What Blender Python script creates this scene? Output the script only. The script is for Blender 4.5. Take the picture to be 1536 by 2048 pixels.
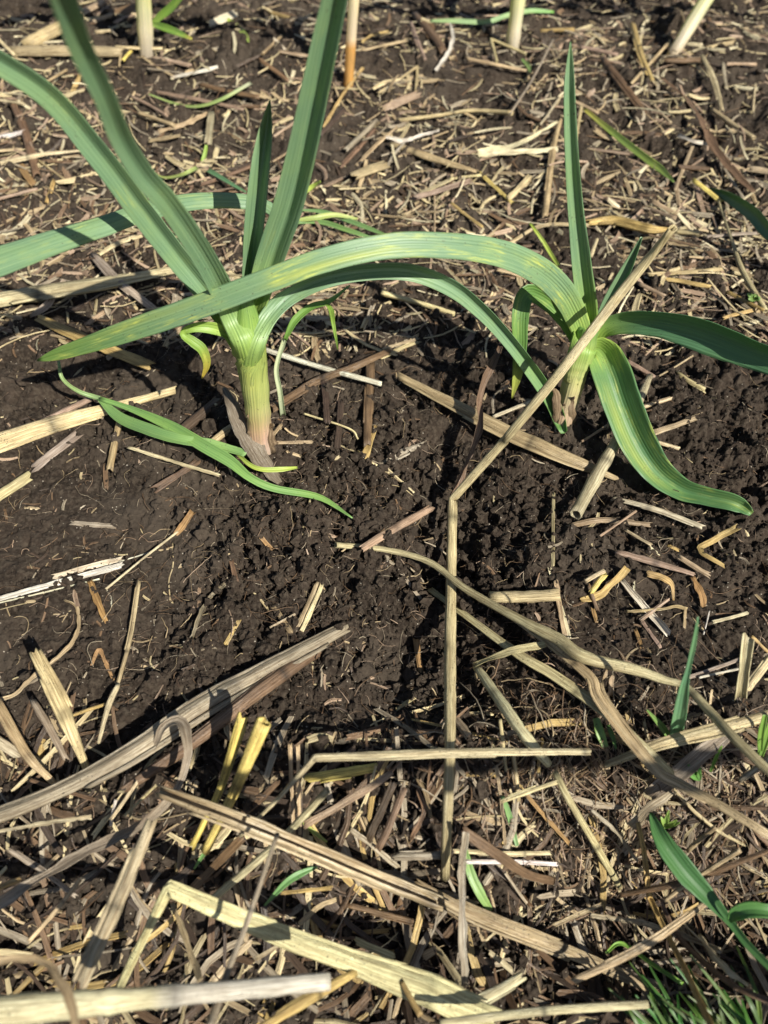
import bpy, math, random
import numpy as np
from mathutils import Vector

for o in list(bpy.data.objects): bpy.data.objects.remove(o)
S = bpy.context.scene
COL = S.collection
R = math.radians
random.seed(11)
rng = np.random.default_rng(5)

# ------------------------------------------------------------------ camera, world, sun, exposure
H0 = 0.34; PITCH = R(54.0); FPX = 1547.0
cam_d = bpy.data.cameras.new('camera'); cam = bpy.data.objects.new('camera', cam_d); COL.objects.link(cam)
cam.location = (0, 0, H0); cam.rotation_euler = (math.pi/2 - PITCH, 0, 0)
cam_d.sensor_fit = 'VERTICAL'; cam_d.sensor_height = 34.6; cam_d.sensor_width = 34.6*0.75
cam_d.lens = 34.6/2048*FPX
cam_d.clip_start = 0.005; cam_d.clip_end = 500
cam_d.dof.use_dof = True; cam_d.dof.focus_distance = 0.40; cam_d.dof.aperture_fstop = 8.0
S.camera = cam

SUN_EL = R(43); SUN_AZ = R(43)      # light comes from behind the camera, on the right
sdir = Vector((math.sin(SUN_AZ)*math.cos(SUN_EL), -math.cos(SUN_AZ)*math.cos(SUN_EL), math.sin(SUN_EL)))
sun_d = bpy.data.lights.new('sun', 'SUN'); sun_d.energy = 5.0; sun_d.angle = R(0.55); sun_d.color = (1, 0.965, 0.86)
sun = bpy.data.objects.new('sun', sun_d); COL.objects.link(sun)
sun.rotation_euler = sdir.to_track_quat('Z', 'Y').to_euler(); sun.location = (2, -2, 3)
w = bpy.data.worlds.new('World'); S.world = w; w.use_nodes = True
nt = w.node_tree; nt.nodes.clear()
sky = nt.nodes.new('ShaderNodeTexSky'); sky.sky_type = 'NISHITA'; sky.sun_disc = False
sky.sun_elevation = SUN_EL; sky.sun_rotation = math.pi - SUN_AZ
bg = nt.nodes.new('ShaderNodeBackground'); bg.inputs[1].default_value = 0.050
wo = nt.nodes.new('ShaderNodeOutputWorld')
nt.links.new(sky.outputs[0], bg.inputs[0]); nt.links.new(bg.outputs[0], wo.inputs[0])
S.view_settings.view_transform = 'Standard'; S.view_settings.look = 'None'
S.view_settings.exposure = 0.66; S.view_settings.gamma = 1
S.render.engine = 'CYCLES'; S.render.resolution_x = 768; S.render.resolution_y = 1024

# ------------------------------------------------------------------ projection helpers (photo pixels, 1536 x 2048)
CP, SP = math.cos(PITCH), math.sin(PITCH)
def ray(px, py):
    a = (np.asarray(px, float)-768)/FPX; b = (1024-np.asarray(py, float))/FPX
    return a, CP + b*SP, -SP + b*CP
def at_z(px, py, z):
    dx, dy, dz = ray(px, py); t = (z-H0)/dz
    return np.stack([dx*t, dy*t, H0+dz*t], -1)
def at_y(px, py, y):
    dx, dy, dz = ray(px, py); t = y/dy
    return np.stack([dx*t, dy*t, H0+dz*t], -1)
def depth(p):
    p = np.asarray(p); return p[..., 1]*CP - (p[..., 2]-H0)*SP

# ------------------------------------------------------------------ noise
def hsh(ix, iy, k):
    h = (ix.astype(np.int64)*374761393 + iy.astype(np.int64)*668265263 + k*1442695041) & 0xFFFFFFFF
    h = ((h ^ (h >> 13))*1274126177) & 0xFFFFFFFF
    h = ((h ^ (h >> 16))*2246822519) & 0xFFFFFFFF
    return ((h ^ (h >> 15)) & 0xFFFFFF)/float(0xFFFFFF)
def vnoise(x, y, k):
    ix = np.floor(x); iy = np.floor(y); fx = x-ix; fy = y-iy
    fx = fx*fx*(3-2*fx); fy = fy*fy*(3-2*fy)
    ix = ix.astype(np.int64); iy = iy.astype(np.int64)
    a = hsh(ix, iy, k); b = hsh(ix+1, iy, k); c = hsh(ix, iy+1, k); d = hsh(ix+1, iy+1, k)
    return (a+(b-a)*fx)*(1-fy) + (c+(d-c)*fx)*fy
def fbm(x, y, k, n=4):
    s = 0; a = .5
    for i in range(n): s = s + a*(vnoise(x, y, k+i)-.5); a *= .5; x = x*2.03+5.1; y = y*2.03-3.7
    return s
def lumps(x, y, cell, k, keep=.8, ball=False):
    """rounded crumbs: the highest of the spherical caps round a point"""
    X = x/cell; Y = y/cell
    ix = np.floor(X).astype(np.int64); iy = np.floor(Y).astype(np.int64)
    out = np.zeros_like(X)
    for dx in (-1, 0, 1):
        for dy in (-1, 0, 1):
            jx = ix+dx; jy = iy+dy
            cx = jx+.15+.7*hsh(jx, jy, k); cy = jy+.15+.7*hsh(jx, jy, k+1)
            r = (.35+.45*hsh(jx, jy, k+2))*(hsh(jx, jy, k+3) < keep)
            el = .75+.5*hsh(jx, jy, k+4)
            d2 = ((X-cx)*el)**2+((Y-cy)/el)**2
            out = np.maximum(out, (np.sqrt(np.maximum(0, r*r-d2)) if ball else np.maximum(0, r*r-d2)/np.maximum(r, .1)*1.1))
    return out*cell
def sstep(a, b, x):
    t = np.clip((x-a)/(b-a), 0, 1); return t*t*(3-2*t)
def gauss(x, y, cx, cy, sx, sy): return np.exp(-((x-cx)/sx)**2-((y-cy)/sy)**2)

def macro(x, y):
    m = .016*fbm(x*7, y*7, 3, 2) + .010*fbm(x*22, y*22, 8, 2)
    m = m + .010*gauss(x, y, -.16, .21, .10, .07)                      # crusted mound, left of the middle
    m = m - .020*gauss(x, y, .03, .235, .030, .06) + .010*fbm(x*45, y*45, 14, 2)                     # crumbly hollow between the two plants
    m = m - .018*gauss(x, y, .015, .16, .05, .03)
    m = m - .030*sstep(.115, .03, y)*(1+0*x)                           # falls away to the furrow in front
    m = m - .040*gauss(x, y, .12, .06, .06, .045) - .012*gauss(x, y, -.02, .05, .1, .03)
    m = m + .012*gauss(x, y, -.09, .30, .04, .03) + .006*gauss(x, y, .13, .33, .05, .04)
    m = m + .008*np.sin(y*9+1)*sstep(.45, .8, y)
    fade = 1-sstep(1.2, 3, np.hypot(x, y))
    return m*fade
def ridged(x, y, k, n=4):
    s = 0; a = .5
    for i in range(n): s = s + a*(1-np.abs(2*vnoise(x, y, k+i)-1)*1.6); a *= .55; x = x*2.1+3.3; y = y*2.1-1.9
    return s
def rough(x, y):
    """1 where the soil is loose and crumbly, near 0 where rain has crusted it"""
    r = .55+1.1*fbm(x*14+3, y*14, 21, 3)
    r = r + .5*gauss(x, y, .02, .23, .09, .08) - .75*gauss(x, y, -.17, .22, .08, .05) - 1.1*gauss(x, y, .120, .162, .05, .035) - .4*gauss(x, y, .0, .135, .04, .012)
    return np.clip(r, .12, 1.15)
def height(x, y, fine=True):
    wx = x+.0035*(vnoise(x*160, y*160, 31)-.5)+.0012*(vnoise(x*600, y*600, 33)-.5)
    wy = y+.0035*(vnoise(x*160+9, y*160, 32)-.5)+.0012*(vnoise(x*600+9, y*600, 34)-.5)
    rg = rough(x, y)
    h = macro(x, y) + rg*.70*lumps(wx, wy, .017, 41, .55) + rg*.0065*ridged(wx*85, wy*85, 111, 5)
    h = h + (.08+.8*rg)*.85*lumps(wx, wy, .0054, 51, .65)
    h = h - rg*.0060*np.exp(-(fbm(wx*75, wy*75, 95, 3)/.055)**2) - rg*.0022*np.exp(-(fbm(wx*210, wy*210, 99, 2)/.06)**2)
    h = h + (.20+.8*rg)*.74*lumps(wx+.01, wy, .0024, 61, .75, True)
    if fine:
        h = h + (.3+.7*rg)*.85*lumps(wx, wy+.02, .0014, 71, .8, True)
        cr = np.abs(fbm(x*60, y*60, 81, 3))
        h = h - (1-np.clip(rg, 0, 1))*.0022*np.exp(-(cr/.018)**2)
    fade = 1-sstep(1.3, 2.4, np.hypot(x, y))
    return macro(x, y)*(1-fade) + h*fade

# ------------------------------------------------------------------ node helpers
def mat(name):
    m = bpy.data.materials.new(name); m.use_nodes = True; m.node_tree.nodes.clear(); return m, m.node_tree
class NT:
    def __init__(s, t): s.t = t
    def n(s, typ, **kw):
        nd = s.t.nodes.new('ShaderNode'+typ)
        for k, v in kw.items():
            if k.startswith('i_'): nd.inputs[k[2:].replace('_', ' ')].default_value = v
            else: setattr(nd, k, v)
        return nd
    def l(s, a, b): s.t.links.new(a, b)
    def val(s, x, sock):
        if hasattr(x, 'is_linked') or hasattr(x, 'links'): s.l(x, sock)
        else: sock.default_value = x
    def math(s, op, a, b=0.0, c=0.0, clamp=False):
        nd = s.n('Math', operation=op, use_clamp=clamp)
        s.val(a, nd.inputs[0]); s.val(b, nd.inputs[1]); s.val(c, nd.inputs[2]); return nd.outputs[0]
    def mix(s, f, a, b, mode='MIX'):
        nd = s.n('Mix', data_type='RGBA', blend_type=mode)
        s.val(f, nd.inputs[0]); s.val(a, nd.inputs[6]); s.val(b, nd.inputs[7]); return nd.outputs[2]
    def noise(s, vec, scale, detail=2, rough=.5, out=0):
        nd = s.n('TexNoise'); nd.inputs['Scale'].default_value = scale
        nd.inputs['Detail'].default_value = detail; nd.inputs['Roughness'].default_value = rough
        s.l(vec, nd.inputs['Vector']); return nd.outputs[out]
    def vscale(s, vec, sc):
        nd = s.n('VectorMath', operation='MULTIPLY'); s.l(vec, nd.inputs[0]); nd.inputs[1].default_value = sc; return nd.outputs[0]
    def ramp(s, fac, a, b, lo=0.0, hi=1.0):
        nd = s.n('MapRange'); nd.interpolation_type = 'SMOOTHSTEP'
        s.val(fac, nd.inputs[0]); nd.inputs[1].default_value = a; nd.inputs[2].default_value = b
        nd.inputs[3].default_value = lo; nd.inputs[4].default_value = hi; return nd.outputs[0]

def soil_material():
    m, t = mat('dark_crumbly_soil'); N = NT(t)
    pos = N.n('NewGeometry').outputs['Position']
    c1 = N.noise(pos, 28, 4, .6); c2 = N.noise(pos, 420, 3, .6); c3 = N.noise(pos, 1900, 4, .75)
    col = N.mix(N.ramp(c1, .35, .68), (.023, .0162, .0118, 1), (.050, .0358, .0265, 1))
    dry = N.noise(pos, 11, 3, .55); col = N.mix(N.ramp(dry, .50, .64, 0, .55), col, (.086, .068, .052, 1))
    col = N.mix(N.ramp(c2, .38, .7), col, (.074, .057, .042, 1))
    col = N.mix(N.ramp(c3, .66, .74, 0, .6), col, (.012, .009, .007, 1))
    vo = N.n('TexVoronoi'); vo.inputs['Scale'].default_value = 520; N.l(pos, vo.inputs['Vector'])
    sep = N.n('SeparateColor'); N.l(vo.outputs['Color'], sep.inputs[0])
    dot = N.math('MULTIPLY', N.math('LESS_THAN', vo.outputs['Distance'], .17), N.math('GREATER_THAN', sep.outputs[0], .86))
    tone = N.mix(sep.outputs[1], (.30, .24, .17, 1), (.55, .50, .42, 1))
    col = N.mix(N.math('MULTIPLY', dot, .8), col, tone)
    b = N.n('BsdfPrincipled'); N.l(col, b.inputs['Base Color'])
    b.inputs['Roughness'].default_value = .95; b.inputs['Specular IOR Level'].default_value = .16
    hgt = N.math('ADD', N.math('MULTIPLY', c2, .6), N.math('MULTIPLY', c3, .4))
    bp = N.n('Bump'); bp.inputs['Distance'].default_value = .0020; bp.inputs['Strength'].default_value = 1.0
    N.l(hgt, bp.inputs['Height']); N.l(bp.outputs[0], b.inputs['Normal'])
    o = N.n('OutputMaterial'); N.l(b.outputs[0], o.inputs[0]); return m

def straw_material():
    m, t = mat('dry_straw'); N = NT(t)
    tint = N.n('Attribute', attribute_name='tint').outputs['Color']
    fc = N.n('Attribute', attribute_name='fc').outputs['Vector']
    f1 = N.noise(N.vscale(fc, (1.6, .030, 1)), 1.0, 4, .7)
    f2 = N.noise(N.vscale(fc, (4.2, .10, 1)), 1.0, 2, .6)
    blot = N.noise(N.vscale(fc, (.22, .10, 1)), 1.0, 4, .6)
    spk = N.noise(N.vscale(fc, (1.5, 1.1, 1)), 1.0, 2, .5)
    spm = N.noise(N.vscale(fc, (.12, .035, 1)), 1.0, 2, .5)
    col = N.mix(N.ramp(f1, .36, .64), N.mix(1.0, tint, (.66, .59, .52, 1), 'MULTIPLY'), N.mix(1.0, tint, (1.22, 1.21, 1.19, 1), 'MULTIPLY'))
    col = N.mix(N.ramp(f2, .52, .64, 0, .62), col, N.mix(1.0, tint, (.34, .28, .23, 1), 'MULTIPLY'))
    col = N.mix(N.ramp(blot, .50, .72, 0, .62), col, N.mix(1.0, tint, (.55, .50, .47, 1), 'MULTIPLY'))
    spots = N.math('MULTIPLY', N.ramp(spk, .62, .70), N.ramp(spm, .46, .60))
    col = N.mix(N.math('MULTIPLY', spots, .85), col, (.030, .022, .016, 1))
    b = N.n('BsdfPrincipled'); N.l(col, b.inputs['Base Color'])
    N.l(N.ramp(f1, .3, .7, .60, .34), b.inputs['Roughness']); b.inputs['Specular IOR Level'].default_value = .55
    bp = N.n('Bump'); bp.inputs['Distance'].default_value = .0007; bp.inputs['Strength'].default_value = 1.0
    N.l(N.math('ADD', f1, N.math('MULTIPLY', f2, .6)), bp.inputs['Height']); N.l(bp.outputs[0], b.inputs['Normal'])
    tr = N.n('BsdfTranslucent'); N.l(col, tr.inputs['Color'])
    mx = N.n('MixShader'); mx.inputs[0].default_value = .14; N.l(b.outputs[0], mx.inputs[1]); N.l(tr.outputs[0], mx.inputs[2])
    o = N.n('OutputMaterial'); N.l(mx.outputs[0], o.inputs[0]); return m

def leaf_material():
    m, t = mat('waxy_green_leaf'); N = NT(t)
    tint = N.n('Attribute', attribute_name='tint').outputs['Color']
    fc = N.n('Attribute', attribute_name='fc').outputs['Vector']
    sp = N.n('SeparateXYZ'); N.l(fc, sp.inputs[0])
    v1 = N.noise(N.vscale(fc, (1.5, .012, 0)), 1.0, 3, .55)
    v2 = N.noise(N.vscale(fc, (5.0, .03, 0)), 1.0, 1, .5)
    wv = N.math('SINE', N.math('ADD', N.math('MULTIPLY', sp.outputs[0], 4.6), N.math('MULTIPLY', v1, 3.0)))
    big = N.noise(N.vscale(fc, (.10, .04, 0)), 1.0, 3, .5)
    fl = N.noise(N.vscale(fc, (.9, .075, 0)), 1.0, 4, .65)
    fl2 = N.noise(N.vscale(fc, (.16, .045, 0)), 1.0, 2, .5)
    col = N.mix(N.ramp(v1, .35, .65), N.mix(1.0, tint, (.78, .83, .80, 1), 'MULTIPLY'), N.mix(1.0, tint, (1.18, 1.13, 1.10, 1), 'MULTIPLY'))
    col = N.mix(N.ramp(wv, .1, .95, 0, .13), col, N.mix(1.0, tint, (.60, .72, .60, 1), 'MULTIPLY'))
    col = N.mix(N.ramp(v2, .5, .68, 0, .22), col, N.mix(1.0, tint, (.55, .66, .6, 1), 'MULTIPLY'))
    col = N.mix(N.ramp(big, .4, .7, 0, .35), col, N.mix(1.0, tint, (1.35, 1.22, .85, 1), 'MULTIPLY'))
    yel = N.math('MULTIPLY', N.math('MULTIPLY', N.ramp(fl, .42, .78), N.ramp(fl2, .44, .66)), sp.outputs[2])
    yel = N.math('MINIMUM', yel, .85)
    col = N.mix(yel, col, (.58, .60, .13, 1))
    geo = N.n('NewGeometry').outputs['Position']
    d1 = N.noise(geo, 900, 2, .5); d2 = N.noise(geo, 45, 2, .5); d3 = N.noise(N.vscale(fc, (2.2, .25, 0)), 1.0, 2, .5)
    col = N.mix(N.math('MULTIPLY', N.ramp(d1, .66, .72), N.ramp(d2, .45, .6, 0, .9)), col, (.07, .05, .035, 1))
    col = N.mix(N.ramp(d3, .70, .76, 0, .5), col, (.45, .47, .34, 1))
    b = N.n('BsdfPrincipled'); N.l(col, b.inputs['Base Color'])
    b.inputs['Roughness'].default_value = .46; b.inputs['Specular IOR Level'].default_value = .6
    bp = N.n('Bump'); bp.inputs['Distance'].default_value = .0004; bp.inputs['Strength'].default_value = .55
    N.l(N.math('SUBTRACT', v1, N.math('MULTIPLY', wv, .25)), bp.inputs['Height']); N.l(bp.outputs[0], b.inputs['Normal'])
    tr = N.n('BsdfTranslucent'); N.l(N.mix(1.0, col, (1.5, 1.7, .7, 1), 'MULTIPLY'), tr.inputs['Color'])
    mx = N.n('MixShader'); mx.inputs[0].default_value = .26; N.l(b.outputs[0], mx.inputs[1]); N.l(tr.outputs[0], mx.inputs[2])
    o = N.n('OutputMaterial'); N.l(mx.outputs[0], o.inputs[0]); return m
M_SOIL = soil_material(); M_STRAW = straw_material(); M_LEAF = leaf_material()

# ------------------------------------------------------------------ mesh helpers
class MB:
    def __init__(s): s.v = []; s.f = []; s.fc = []; s.t = []; s.n = 0
    def add(s, v, f, fc, t):
        s.v.append(np.asarray(v, float)); s.f.append(np.asarray(f, np.int64)+s.n); s.fc.append(fc); s.t.append(t); s.n += len(v)
    def mesh(s, name, m, smooth=True):
        V = np.concatenate(s.v); F = np.concatenate(s.f); FC = np.concatenate(s.fc); T = np.concatenate(s.t)
        me = bpy.data.meshes.new(name)
        me.vertices.add(len(V)); me.vertices.foreach_set('co', V.ravel().astype(np.float32))
        me.loops.add(F.size); me.loops.foreach_set('vertex_index', F.ravel().astype(np.int32))
        me.polygons.add(len(F)); me.polygons.foreach_set('loop_start', np.arange(0, F.size, 4, dtype=np.int32))
        me.polygons.foreach_set('use_smooth', np.ones(len(F), bool) if smooth else np.zeros(len(F), bool))
        me.update(calc_edges=True)
        a = me.attributes.new('fc', 'FLOAT_VECTOR', 'POINT'); a.data.foreach_set('vector', FC.ravel().astype(np.float32))
        a = me.attributes.new('tint', 'FLOAT_COLOR', 'POINT')
        T4 = np.concatenate([T, np.ones((len(T), 1))], 1); a.data.foreach_set('color', T4.ravel().astype(np.float32))
        me.materials.append(m); me.validate(); return me
    def obj(s, name, m, parent=None, smooth=True):
        o = bpy.data.objects.new(name, s.mesh(name, m, smooth)); COL.objects.link(o)
        if parent is not None: o.parent = parent
        return o
def tag(o, label=None, cat=None, group=None, kind=None):
    if label: o['label'] = label
    if cat: o['category'] = cat
    if group: o['group'] = group
    if kind: o['kind'] = kind
    return o

def catmull(P, n):
    """resample control rows (k, d) to n rows, evenly by arc length of the first columns"""
    P = np.asarray(P, float)
    if len(P) == 2:
        t = np.linspace(0, 1, n)[:, None]; return P[0]*(1-t)+P[1]*t
    Q = np.vstack([2*P[0]-P[1], P, 2*P[-1]-P[-2]]); out = []
    for i in range(len(P)-1):
        a, b, c, d = Q[i:i+4]; t = np.linspace(0, 1, 24, endpoint=False)[:, None]
        out.append(.5*((2*b)+(-a+c)*t+(2*a-5*b+4*c-d)*t*t+(-a+3*b-3*c+d)*t**3))
    out.append(P[-1:]); Z = np.vstack(out)
    L = np.concatenate([[0], np.cumsum(np.linalg.norm(np.diff(Z[:, :2], axis=0), axis=1))])
    s = np.linspace(0, L[-1], n); return np.stack([np.interp(s, L, Z[:, j]) for j in range(Z.shape[1])], 1)
def polyline(P, n):
    P = np.asarray(P, float)
    L = np.concatenate([[0], np.cumsum(np.linalg.norm(np.diff(P[:, :2], axis=0), axis=1))])
    s = np.unique(np.concatenate([np.linspace(0, L[-1], n), L]))
    return np.stack([np.interp(s, L, P[:, j]) for j in range(P.shape[1])], 1)
def unit(v): return v/np.maximum(1e-12, np.linalg.norm(v, axis=-1, keepdims=True))
def frames(P, up, roll):
    T = unit(np.gradient(P, axis=0)); U = up - T*np.sum(up*T, 1, keepdims=True); U = unit(U)
    B = np.cross(U, T)                       # right-hand side vector
    c = np.cos(roll)[:, None]; s = np.sin(roll)[:, None]
    return T, U*c+B*s, B*c-U*s
CAMP = np.array([0, 0, H0])

def sweep(mb, P, W, roll=0, kind='tube', arc=0, keel=0, thick=.12, tint=(.4, .3, .2), yel=0, jag=.5, up=None, squash=1,
          K=None, ragged=.06, seed=0, toward=1.0, side=0.0, bow=0.0):
    """sweep a section along P; W widths. kind tube / strip. arc, keel: bend of the strip's section in radians (+ = edges towards the viewer)"""
    r = np.random.default_rng(seed); n = len(P); P = np.asarray(P, float); W = np.broadcast_to(np.asarray(W, float), (n,)).copy()
    if up is None:
        up = unit(CAMP-P)*toward + np.array([0, 0, 1.0])*(1-toward)
    roll = np.broadcast_to(np.asarray(roll, float), (n,))
    T, U, B = frames(P, up, roll)
    L = np.concatenate([[0], np.cumsum(np.linalg.norm(np.diff(P, axis=0), axis=1))])
    tint = np.asarray(tint, float)
    if tint.ndim == 1: tint = np.repeat(tint[None], n, 0)
    off = r.uniform(0, 4000); zr = r.uniform(0, 50)
    if kind == 'tube':
        K = K or 14; th = np.linspace(0, 2*np.pi, K, endpoint=False)-np.pi/2
        rib = 1+.05*r.standard_normal(K)*(K > 6)
        lx = np.cos(th)*rib*.5; ln = np.sin(th)*rib*.5*squash
        wob = 1+.03*r.standard_normal((n, 1))*(n > 5)
        V = P[:, None]+(B[:, None]*lx[None, :, None]+U[:, None]*ln[None, :, None])*(W[:, None, None]*wob[:, None])
        jj = np.abs(np.interp(np.arange(K), np.linspace(0, K, 6), np.append(r.random(5), 0)))*jag
        V[-1] += T[-1]*(jj*W[-1])[:, None]; V[0] -= T[0]*(jj[::-1]*W[0])[:, None]
        if side: V[-1] += T[-1]*(W[-1]*abs(side)*(.5+.5*np.cos(th-np.pi/2*(1-np.sign(side)))))[:, None]; 
        rings = [V[i] for i in range(n)]; tn = [tint[i] for i in range(n)]; vv = list(L)
        def cap(i, sgn):
            c = P[i]+T[i]*sgn*0; R0 = rings[i]
            r1 = c+(R0-c)*.74+T[i]*sgn*0; dirn = T[i]*(-sgn)*W[i]*.9
            r2 = P[i]+(V[i]-P[i])*.70+dirn; r3 = P[i]+(V[i]-P[i])*.02+dirn
            return [r1, r2, r3]
        if K > 6:
            e = cap(n-1, 1); s = cap(0, -1)
            rings = s[::-1]+rings+e
            tn = [tint[0]*.5, tint[0]*.6, tint[0]]+tn+[tint[-1], tint[-1]*.6, tint[-1]*.5]  # inner rings darkened: shade painted into the hollow ends
            vv = [L[0]]*3+vv+[L[-1]]*3
        uu = np.arange(K)/K*np.pi*W.mean()
        A = np.concatenate(rings); m = len(rings)
        fc = np.stack([np.tile(uu*1000, m), np.repeat(np.array(vv)*1000+off, K), np.full(m*K, zr if yel == 0 else yel)], 1)
        i = np.arange(m-1)[:, None]*K; j = np.arange(K)[None]; j2 = (j+1) % K
        F = np.stack([i+j, i+j2, i+K+j2, i+K+j], -1).reshape(-1, 4)
        mb.add(A, F, fc, np.repeat(np.array(tn), K, 0)); return
    J = K or 9; s = np.linspace(-1, 1, J)
    arc = np.broadcast_to(np.asarray(arc, float), (n,)); keel = np.broadcast_to(np.asarray(keel, float), (n,))
    th = arc[:, None]*.5*s[None] + keel[:, None]*.5*np.tanh(s/.10)[None]
    ds = 2/(J-1)
    cx = np.concatenate([np.zeros((n, 1)), np.cumsum((np.cos(th[:, 1:])+np.cos(th[:, :-1]))*.5*ds, 1)], 1)
    cn = np.concatenate([np.zeros((n, 1)), np.cumsum((np.sin(th[:, 1:])+np.sin(th[:, :-1]))*.5*ds, 1)], 1)
    mid = J//2; chord = cx.max(1, keepdims=True)-cx.min(1, keepdims=True); cx = cx-cx[:, mid:mid+1]; cn = cn-cn[:, mid:mid+1]
    cn = cn + (r.standard_normal(J)*(.03 if np.all(np.asarray(yel) == 0) else 0))[None]
    k = W[:, None]/chord
    cx = cx*k; cn = cn*k
    if ragged:
        q = max(3, n//2); xs = np.linspace(0, 1, q); t01 = L/max(L[-1], 1e-9)
        a = 1+ragged*np.interp(t01, xs, r.standard_normal(q)); b = 1+ragged*np.interp(t01, xs, r.standard_normal(q))
        cx = np.where(s[None] < 0, cx*a[:, None], cx*b[:, None])
    tk = np.maximum(.00018, thick*W) if thick < 1 else np.full(n, thick/1e6)
    nx = -np.sin(th); nn = np.cos(th)
    def put(x, z): return P[:, None]+B[:, None]*x[..., None]+U[:, None]*z[..., None]
    outer = put(cx, cn); inner = put(cx-nx*tk[:, None], cn-nn*tk[:, None])[:, ::-1]
    V = np.concatenate([outer, inner], 1); K2 = 2*J
    if jag:
        jn = np.interp(np.arange(J), np.linspace(0, J-1, 5), r.random(5))*jag; jm = np.interp(np.arange(J), np.linspace(0, J-1, 5), r.random(5))*jag
        jn2 = np.concatenate([jn, jn[::-1]]); jm2 = np.concatenate([jm, jm[::-1]])
        V[-1] += T[-1]*(jn2*W[-1])[:, None]; V[0] -= T[0]*(jm2*W[0])[:, None]
    u = (s*.5)[None]*W[:, None]; u = np.concatenate([u, u[:, ::-1]], 1)
    A = V.reshape(-1, 3)
    z = np.full((n, K2), zr) if np.all(np.asarray(yel) == 0) else np.repeat(np.broadcast_to(np.asarray(yel, float), (n,))[:, None], K2, 1)
    if np.any(np.asarray(yel) != 0): off = off*.3
    fc = np.stack([u.ravel()*1000+zr*7, np.repeat(L*1000+off, K2), z.ravel()], 1)
    i = np.arange(n-1)[:, None]*K2; j = np.arange(K2)[None]; j2 = (j+1) % K2
    F = np.stack([i+j, i+j2, i+K2+j2, i+K2+j], -1).reshape(-1, 4)
    c = np.arange(J-1); e0 = np.stack([c+1, c, K2-1-c, K2-2-c], -1); b0 = (n-1)*K2; e1 = np.stack([c, c+1, K2-2-c, K2-1-c], -1)+b0
    tt = np.repeat(tint, K2, 0) if tint.ndim == 2 else np.concatenate([tint, tint[:, ::-1]], 1).reshape(-1, 3)
    mb.add(A, np.concatenate([F, e0, e1]), fc, tt)

# ------------------------------------------------------------------ the soil: one sheet, fine in view, coarse out to the horizon
def build_soil():
    ys = [-.12]
    while ys[-1] < 1.40: ys.append(ys[-1]+.00088*(.28+.8*max(ys[-1], 0))/.30)
    back = -.12-np.geomspace(.03, 40, 12); front = 1.40+np.geomspace(.05, 120, 16)
    Y = np.concatenate([back[::-1], ys, front])
    o = 1+np.geomspace(.03, 60, 14)
    U = np.concatenate([-o[::-1], np.linspace(-1, 1, 780), o])
    hw = .24+.50*np.maximum(Y, 0)
    X = U[None]*hw[:, None]; YY = np.repeat(Y[:, None], len(U), 1)
    Z = height(X.ravel(), YY.ravel())
    V = np.stack([X.ravel(), YY.ravel(), Z], 1)
    # crumbs overhang a little: push vertices sideways with a low-frequency noise
    k = .0011*(1-sstep(1.0, 1.3, np.hypot(V[:, 0], V[:, 1])))
    k = k*1.9; V[:, 0] += k*(vnoise(V[:, 0]*420, V[:, 1]*420, 91)-.5); V[:, 1] += k*(vnoise(V[:, 0]*420, V[:, 1]*420, 92)-.5)
    c = len(U); i = np.arange(len(Y)-1)[:, None]*c; j = np.arange(c-1)[None]
    F = np.stack([i+j, i+j+1, i+c+j+1, i+c+j], -1).reshape(-1, 4)
    mb = MB(); mb.add(V, F, np.zeros_like(V), np.full_like(V, .05))
    o = mb.obj('soil', M_SOIL); o['kind'] = 'structure'
    o['label'] = 'dark brown crumbly garden soil with crusted patches'
build_soil()

def ico():
    g = (1+5**.5)/2
    v = np.array([(-1, g, 0), (1, g, 0), (-1, -g, 0), (1, -g, 0), (0, -1, g), (0, 1, g), (0, -1, -g), (0, 1, -g), (g, 0, -1), (g, 0, 1), (-g, 0, -1), (-g, 0, 1)], float)
    f = [(0, 11, 5), (0, 5, 1), (0, 1, 7), (0, 7, 10), (0, 10, 11), (1, 5, 9), (5, 11, 4), (11, 10, 2), (10, 7, 6), (7, 1, 8), (3, 9, 4), (3, 4, 2), (3, 2, 6), (3, 6, 8), (3, 8, 9), (4, 9, 5), (2, 4, 11), (6, 2, 10), (8, 6, 7), (9, 8, 1)]
    v = unit(v); v = list(map(tuple, v)); out = []; cache = {}
    def m(a, b):
        k = (min(a, b), max(a, b))
        if k not in cache: v.append(tuple(unit(np.array(v[a])+np.array(v[b])))); cache[k] = len(v)-1
        return cache[k]
    for a, b, c in f:
        x, y, z = m(a, b), m(b, c), m(c, a); out += [(a, x, z), (x, b, y), (z, y, c), (x, y, z)]
    return np.array(v), np.array(out)
def tri_object(name, V, F, m, origin=None):
    me = bpy.data.meshes.new(name)
    me.vertices.add(len(V)); me.vertices.foreach_set('co', V.ravel().astype(np.float32))
    me.loops.add(F.size); me.loops.foreach_set('vertex_index', F.ravel().astype(np.int32))
    me.polygons.add(len(F)); me.polygons.foreach_set('loop_start', np.arange(0, F.size, 3, dtype=np.int32))
    me.polygons.foreach_set('use_smooth', np.ones(len(F), bool)); me.update(calc_edges=True); me.materials.append(m)
    o = bpy.data.objects.new(name, me); COL.objects.link(o); return o
def ground_hit(px, py, fine=False):
    z = np.zeros(np.shape(px))
    for _ in range(7):
        p = at_z(px, py, z); h = height(p[..., 0], p[..., 1], fine); z = .4*z+.6*h
    return z
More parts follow.
